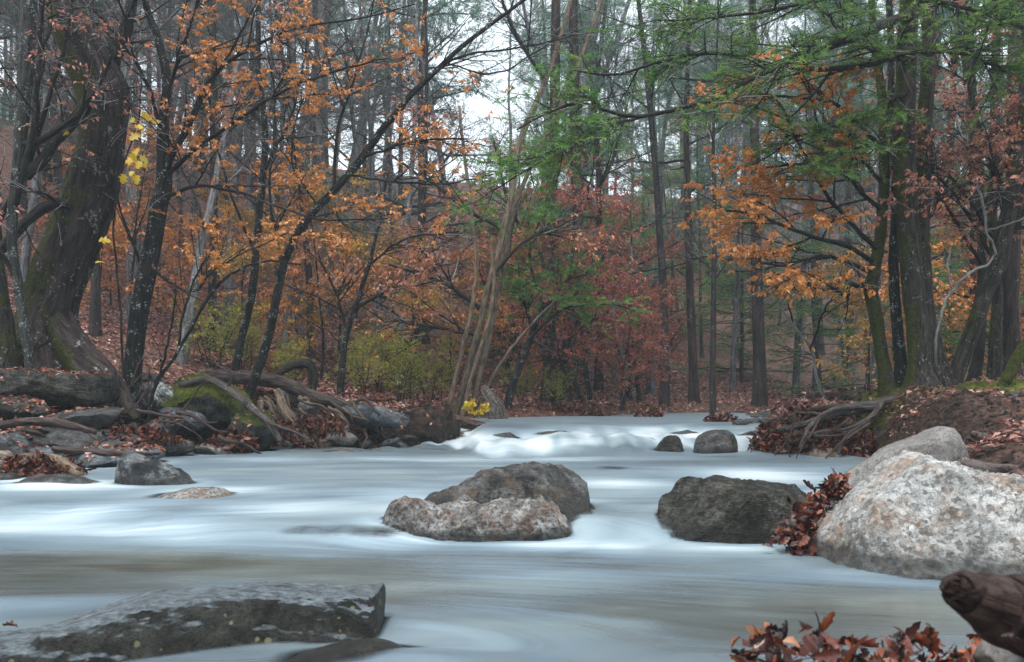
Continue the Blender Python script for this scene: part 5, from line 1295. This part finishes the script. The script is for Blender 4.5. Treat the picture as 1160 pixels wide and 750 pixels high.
def pile(name, lb, c, r, n, size, mat, seed, tpl=OAK, curl=.35, up=.9, thick=.45):
    rr = np.random.default_rng(seed); v = unit(rr.normal(0, 1, (n, 3))); v[:, 2] = np.abs(v[:, 2])
    q = v * np.asarray(r) * (1 - thick * rr.uniform(0, 1, (n, 1)) ** 2)
    q[:, 2] += .2 * r[2] * vnoise(q[:, 0] * 6, q[:, 1] * 6, 0, seed)
    dr = rr.normal(0, 1, (n, 3)); dr = dr - (dr * v).sum(1, keepdims=True) * v * .6
    g_ = Geo(); leaves(g_, q, dr, size, rr, tpl, up=(0, 0, 0), uprand=1, curlvar=curl)
    # orient faces along the heap
    o = g_.build(name, M[mat]); o.location = [float(t) for t in c]; return tag(o, lb, 'leaves', kind='stuff')


pile('leaf_pile', 'dark red wet leaves packed under the right root bank at the waterline', P(905, 496, 11.5) - (0, 0, .18), (.62, .5, .48), 2600, .10, 'wetleaf', 410)
pile('leaf_pile', 'dark red wet leaves packed under the right root bank at the waterline', P(965, 500, 11.3) - (0, 0, .25), (.6, .4, .42), 1500, .09, 'wetleaf', 411)
pile('leaf_pile', 'heap of brown leaves on top of the right root bank', P(925, 462, 11.9) - (0, 0, .12), (.65, .4, .22), 900, .09, 'litter', 412)
pile('leaf_pile', 'leaf drift at the water under the mossy boulder', P(262, 505, 11.7) - (0, 0, .05), (.35, .25, .24), 700, .09, 'wetleaf', 413)
pile('leaf_pile', 'wet leaves clumped over the tan driftwood log', P(35, 535, 8.75) - (0, 0, .02), (.55, .25, .16), 700, .085, 'wetleaf', 414)
pile('leaf_pile', 'leaves gathered on the shore under the forked tree', P(140, 500, 10.8), (.7, .35, .16), 700, .085, 'wetleaf', 415)
pile('leaf_pile', 'wet leaves lodged in the driftwood tangle', P(345, 488, 12.7), (.6, .35, .2), 700, .085, 'wetleaf', 416)
for k, (a, lb) in enumerate([((640, 468, 18.3), 'leaf clump snagged on stones at the far bank left of the first dark trunk'), ((672, 472, 17.9), 'leaf clump at the far waterline near the whitish sapling'), ((735, 472, 17.5), 'leaf clump below the first dark trunk'), ((815, 478, 15.2), 'leaf clump on a stone above the squat grey boulder')]):
    pile('leaf_pile', lb, P(*a), (.3, .2, .14), 220, .09, 'wetleaf', 420 + k)
# leaves wedged between the two big boulders of the right
rr = np.random.default_rng(430); t = rr.uniform(0, 1, 420)
cl = crom(np.array([P(a, b_, d) for a, b_, d in [(902, 628, 5.15), (898, 605, 5.2), (908, 588, 5.3), (925, 572, 5.4), (942, 555, 5.5), (952, 545, 5.55)]]), 50)
q = cl[(t * 49).astype(int)] + rr.normal(0, 1, (420, 3)) * np.array([.03, .04, .03])[None] * (1.5 - t)[:, None]
g_ = Geo(); leaves(g_, q, rr.normal(0, 1, (420, 3)), .075, rr, OAK, up=(-.3, -.8, .5), uprand=.6, curlvar=.4)
org = cl.mean(0); o = g_.build('leaf_wedge', M['wetleaf'], origin=org); tag(o, 'dark red leaves wedged between the dark blocky boulder and the huge pale one', 'leaves', kind='stuff')
# near leaves at the bottom right: a few big ones of their own, on a heap
rr = np.random.default_rng(440); n = 520
px = rr.uniform(835, 1175, n); d = rr.uniform(1.45, 2.1, n)
top = np.interp(px, [830, 870, 900, 935, 960, 1000, 1040, 1090, 1130, 1175], [775, 762, 754, 762, 766, 764, 760, 764, 752, 745])
py = top + rr.uniform(0, 70, n) * np.where(d < 1.75, 1, .7)
q = np.column_stack([(px - CX) / F * d, d, H - (py - HOR) / F * 1.75])
g_ = Geo(); dr = rr.normal(0, 1, (n, 3)); dr[:, 2] *= .45; leaves(g_, q, dr, .054, rr, OAK, uprand=.65, curlvar=.7)
org = q.mean(0); tag(g_.build('leaf_pile', M['wetleaf'], origin=org), 'heap of curled red brown leaves on the near bank at the bottom right', 'leaves', kind='stuff')
k2 = rr.choice(n, 130, replace=False); g_ = Geo(); leaves(g_, q[k2] + (0, 0, .004), dr[k2] + rr.normal(0, .5, (130, 3)), .045, rr, BEECH2, uprand=.8, curlvar=.5)
tag(g_.build('leaf_scraps', M['copper'], origin=org), 'small lighter leaf scraps mixed into the near heap', 'leaves', kind='stuff')
BIG = leaf_tpl([.01, .02, .05, .11, .15, .14, .10, .12, .19, .25, .24, .17, .15, .21, .28, .27, .18, .12, .13, .16, .13, .07, .01], .35, .45)
HL = [((880, 733, 1.72), (-.25, .1, 1.), .075, 'upright pointed brown leaf at the left end of the near leaf heap'), ((905, 742, 1.70), (.8, .2, .5), .085, 'curled glossy brown leaf just right of the upright pointed one'),
      ((920, 745, 1.65), (1, -.2, .25), .085, 'rust brown leaf sloping right in the near leaf heap'), ((950, 745, 1.7), (-.2, .2, .9), .055, 'small jagged leaf standing in the middle of the near leaf heap'),
      ((1028, 745, 1.75), (.5, .1, .9), .075, 'brown leaf with a raised tip right of the middle of the near heap'), ((1062, 742, 1.72), (-.3, -.1, 1.), .065, 'folded leaf standing highest in the right half of the near heap'),
      ((1090, 745, 1.68), (.9, .1, .3), .08, 'leaf tucked under the blurred log stub')]
for k, (a, dv, s_, lb) in enumerate(HL):
    g_ = Geo(); rr = np.random.default_rng(450 + k); a = P(*a)
    leaves(g_, np.zeros((1, 3)), np.array([dv], float), s_ * .78, rr, BIG, up=(-.2, -.9, .35), uprand=.35, curlvar=.6, att=np.array([.45 + .07 * k]))
    stp = walk(np.zeros((1, 3)), -np.array([dv], float), np.array([.05]), 6, .1, (0, 0, .0), rr); tubes(g_, stp, np.full((1, 6), .0012), 5, att=.2)
    o = g_.build('oak_leaf', M['wetleaf']); o.location = [float(t) for t in a]; tag(o, lb, 'leaf')
log('twig', 'thin dark stalk with a knobbed end poking left out of the near leaf heap', 'twig', [(832, 738, 1.7, 5), (837, 738, 1.7, 2.5), (860, 738, 1.7, 2.2), (888, 740, 1.7, 2.5)], 'bark_dark', 460, sides=8)
log('twig', 'tiny upright twig in the right half of the near leaf heap', 'twig', [(1056, 745, 1.7, 3), (1055, 725, 1.7, 2.2), (1054, 708, 1.7, 1.6)], 'bark_dark', 461, sides=8)
log('twig', 'tiny upright twig between the middle and right half of the near leaf heap', 'twig', [(1021, 750, 1.7, 3), (1020, 735, 1.7, 2.2), (1019, 718, 1.7, 1.6)], 'bark_dark', 462, sides=8)
o = rock('stone', 'blurred pale stone among the near leaves under the log stub', 'stone', P(1140, 752, 1.7), (.045, .05, .04), 'rock_flat', 463, sub=4)
g_ = Geo(); leaves(g_, np.array([[0, 0, 0.]]), np.array([[1, .2, .1]]), .07, rr, MAPLE, uprand=.2, curlvar=.2, att=np.array([.5])); o = g_.build('fallen_leaf', M['wetleaf']); o.location = [float(t) for t in P(3, 709, 3.3)]; tag(o, 'small red leaf stuck on the wet black slab at the left edge', 'leaf')

# moss as short blades on ground and stones
def moss(name, lb, pts, nrm, n, seed, size=.03):
    rr = np.random.default_rng(seed); k = rr.integers(0, len(pts), n)
    q = pts[k] + rr.normal(0, .012, (n, 3)) * (1, 1, .3); g_ = Geo()
    dd = nrm[k] + rr.normal(0, .55, (n, 3)); leaves(g_, q, dd, size, rr, NEED, uprand=1., width=.35, att=np.clip(.45 + .5 * fbm(q[:, 0] * 5, q[:, 1] * 5, q[:, 2] * 5, 3, seed) + rr.uniform(-.25, .25, n), 0, 1))
    tag(g_.build(name, M['mossblade']), lb, 'moss', kind='stuff')


rr = np.random.default_rng(500); x = rr.uniform(3.8, 8.5, 160000); y = rr.uniform(9.8, 12.6, 160000)
mk = (splat(x, y, MOSSP) + .35 * fbm(x * 2.2, y * 2.2, 0, 4, 5) > .55) & (sdist(x, y) > .15); x, y = x[mk], y[mk]
pt = np.column_stack([x, y, terrain(x, y)]); moss('moss', 'bright yellow green moss around the feet of the right bank trees', pt, np.tile([0, 0, 1.], (len(pt), 1)), 60000, 501, .028)
for (o, v, f) in ROCKS:
    lb = o.get('label', '')
    if lb.startswith('moss covered boulder'):
        c = v[f].mean(1); nn = unit(np.cross(v[f[:, 1]] - v[f[:, 0]], v[f[:, 2]] - v[f[:, 0]])); k = (nn[:, 2] + .6 * fbm(c[:, 0] * 3, c[:, 1] * 3, c[:, 2] * 3, 3, 3) > .25)
        moss('moss', 'thick moss over the sloping boulder by the fallen log', c[k], nn[k], 26000, 502, .03)
xm = rr.uniform(-6.0, -4.9, 60000); ym = rr.uniform(11.3, 12.2, 60000); mk = (fbm(xm * 2, ym * 2, 0, 3, 8) + .5 - 1.6 * np.hypot((xm + 5.35) / .8, (ym - 11.75) / .5) ** 2 > 0); xm, ym = xm[mk], ym[mk]
pt = np.column_stack([xm, ym, terrain(xm, ym) + .02]); moss('moss', 'moss patch on the left shore below the forked tree', pt, np.tile([0, 0, 1.], (len(pt), 1)), 16000, 503, .03)
for pr in dark + bare + rusty + redt + under + ygre + pine + hem:
    if pr.name not in USED: print('UNUSED', pr.name)

# hanging fine roots along the undercut lip of the right bank
rr = np.random.default_rng(520); x = rr.uniform(3.6, 8.2, 9000); y = rr.uniform(8.6, 13.2, 9000); s_ = sdist(x, y); mk = (s_ > .12) & (s_ < .75) & (fbm(x * 2, y * 2, 0, 3, 77) > -.1); x, y = x[mk][:1500], y[mk][:1500]
st = np.column_stack([x, y, terrain(x, y) + .03]); dv = np.column_stack([-np.ones(len(x)) + rr.normal(0, .8, len(x)), -.6 + rr.normal(0, .8, len(x)), -.6 + rr.normal(0, .4, len(x))])
pth = walk(st, dv, rr.uniform(.06, .28, len(x)), 7, .25, (0, 0, -.06), rr); pth[:, :, 2] = np.maximum(pth[:, :, 2], terrain(pth[:, :, 0], pth[:, :, 1]) + .004)
g_ = Geo(); tubes(g_, pth, taper(rr.uniform(.0015, .005, len(x)), 7), 4); tag(g_.build('root_hairs', M['root']), 'tangle of fine roots over the undercut face of the right bank', 'roots', kind='stuff')

# crumbs of soil and grit over the right bank
rr = np.random.default_rng(530); v3, f3 = ICO[3]; v3 = ico(2)[0]; f3 = ico(2)[1]
x = rr.uniform(3.2, 9, 9000); y = rr.uniform(6.5, 13.2, 9000); s_ = sdist(x, y); mk = (s_ > .05) & (s_ < 1.5); x, y = x[mk][:2600], y[mk][:2600]
sz = .008 + .035 * rr.uniform(0, 1, len(x)) ** 4; vv = v3[None] * sz[:, None, None] * rr.uniform(.6, 1.3, (len(x), 1, 3)) * rr.uniform(.75, 1.25, (len(x), len(v3), 1)) + np.column_stack([x, y, terrain(x, y)])[:, None]
g_ = Geo(); g_.add(vv, (np.arange(len(x))[:, None, None] * len(v3) + f3[None]).reshape(-1, 3)); tag(g_.build('soil_crumbs', M['rock_soil'], smooth=False), 'crumbs of dark soil and grit over the right bank', 'soil', kind='stuff')

# leaves lying on the stones
rr = np.random.default_rng(540)
for lb, test, n_, mt in [('wet leaves lying on the stones of the left shore', lambda c: c[0] < -1.2 and c[1] > 9.3, 1500, 'wetleaf'), ('pale dry leaves lying on the stones of the left shore', lambda c: c[0] < -1.2 and c[1] > 9.3, 900, 'pinkish')]:
    cs, ns, ws = [], [], []
    for (o, v, f) in ROCKS:
        if not test(v.mean(0)): continue
        a = v[f[:, 0]]; cr_ = np.cross(v[f[:, 1]] - a, v[f[:, 2]] - a); nn = unit(cr_); nn *= np.sign(((v[f].mean(1) - v.mean(0)) * nn).sum(1, keepdims=True)); k = nn[:, 2] > .55
        cs.append(v[f][k].mean(1)); ns.append(nn[k]); ws.append(np.linalg.norm(cr_[k], axis=1))
    cs, ns, ws = np.concatenate(cs), np.concatenate(ns), np.concatenate(ws)
    ws = ws * (fbm(cs[:, 0] * 2, cs[:, 1] * 2, 0, 3, 91) > -.05)
    k = rr.choice(len(cs), n_, p=ws / ws.sum()); dr = rr.normal(0, 1, (n_, 3)); dr -= (dr * ns[k]).sum(1, keepdims=True) * ns[k] * .8
    g_ = Geo(); leaves(g_, cs[k] + ns[k] * .012, dr, .075, rr, OAK, up=ns[k], uprand=.3, curlvar=.3); tag(g_.build('fallen_leaves', M[mt]), lb, 'leaves', kind='stuff')

# ------------------------------------------------------------------ camera, light, air
cam = bpy.data.cameras.new('camera'); co = bpy.data.objects.new('camera', cam); COL.objects.link(co); SC.camera = co
co.location = (0, 0, H); co.rotation_euler = (math.radians(90), 0, 0)
cam.sensor_width = 36; cam.lens = F / 1160 * 36; cam.shift_y = (HOR - 375) / 1160
cam.clip_end = 3000; cam.clip_start = .05
cam.dof.use_dof = True; cam.dof.focus_distance = 8.5; cam.dof.aperture_fstop = 5.6

w = bpy.data.worlds.new('World'); SC.world = w; w.use_nodes = True; nt = w.node_tree
bg = nt.nodes['Background']; sky = nt.nodes.new('ShaderNodeTexSky'); sky.sky_type = 'NISHITA'; sky.sun_disc = False
sky.sun_elevation = math.radians(66); sky.sun_rotation = math.radians(208); sky.air_density = 1.2; sky.dust_density = 3
hs = nt.nodes.new('ShaderNodeMix'); hs.data_type = 'RGBA'; hs.inputs[0].default_value = .85
b = NB(nt); tc = b.n('ShaderNodeTexCoord'); sx = b.n('ShaderNodeSeparateXYZ'); b.l(tc.outputs['Generated'], sx.inputs[0])
b.l(b.mix(b.math('MAXIMUM', sx.outputs['Z'], 0.0), (8.6, 9.6, 10.4), (15.5, 17.2, 18.4)), hs.inputs[7])      # overcast: brighter overhead
nt.links.new(sky.outputs[0], hs.inputs[6]); nt.links.new(hs.outputs[2], bg.inputs[0]); bg.inputs[1].default_value = .12

sl = bpy.data.lights.new('sun', 'SUN'); sl.energy = 2.6; sl.angle = math.radians(20); sl.color = (1, .96, .9)
so = bpy.data.objects.new('sun', sl); COL.objects.link(so); so.rotation_euler = (math.radians(24), 0, math.radians(-28))

if HAZE:
    hm, nt = new_mat('haze_air'); b = NB(nt)
    pv = b.n('ShaderNodeVolumePrincipled'); pv.inputs['Color'].default_value = (.82, .94, 1.0, 1); pv.inputs['Density'].default_value = HAZE
    b.l(pv.outputs[0], b.n('ShaderNodeOutputMaterial').inputs['Volume'])
    x0, x1, y0, y1, z0, z1 = -420, 420, -80, 440, -3, 44
    V = np.array([(x, y, z) for z in (z0, z1) for y in (y0, y1) for x in (x0, x1)])
    hz = Geo(); hz.add(V, np.array([(0, 2, 3, 1), (4, 5, 7, 6), (0, 1, 5, 4), (2, 6, 7, 3), (0, 4, 6, 2), (1, 3, 7, 5)]))
    tag(hz.build('haze', hm, smooth=False), kind='stuff')

vs = SC.view_settings; vs.view_transform = 'Standard'; vs.look = 'None'; vs.gamma = 1; vs.exposure = EXPO
cy = SC.cycles
cy.max_bounces = 5; cy.diffuse_bounces = 2; cy.glossy_bounces = 2; cy.transmission_bounces = 3; cy.transparent_max_bounces = 8; cy.volume_bounces = 0
cy.use_denoising = True; cy.use_adaptive_sampling = True; cy.caustics_reflective = False; cy.caustics_refractive = False
cy.sample_clamp_indirect = 4
SC.render.use_persistent_data = False

for o in bpy.data.objects:
    if len(o.get('label', '').split()) > 16: print('LONG', o['label'])
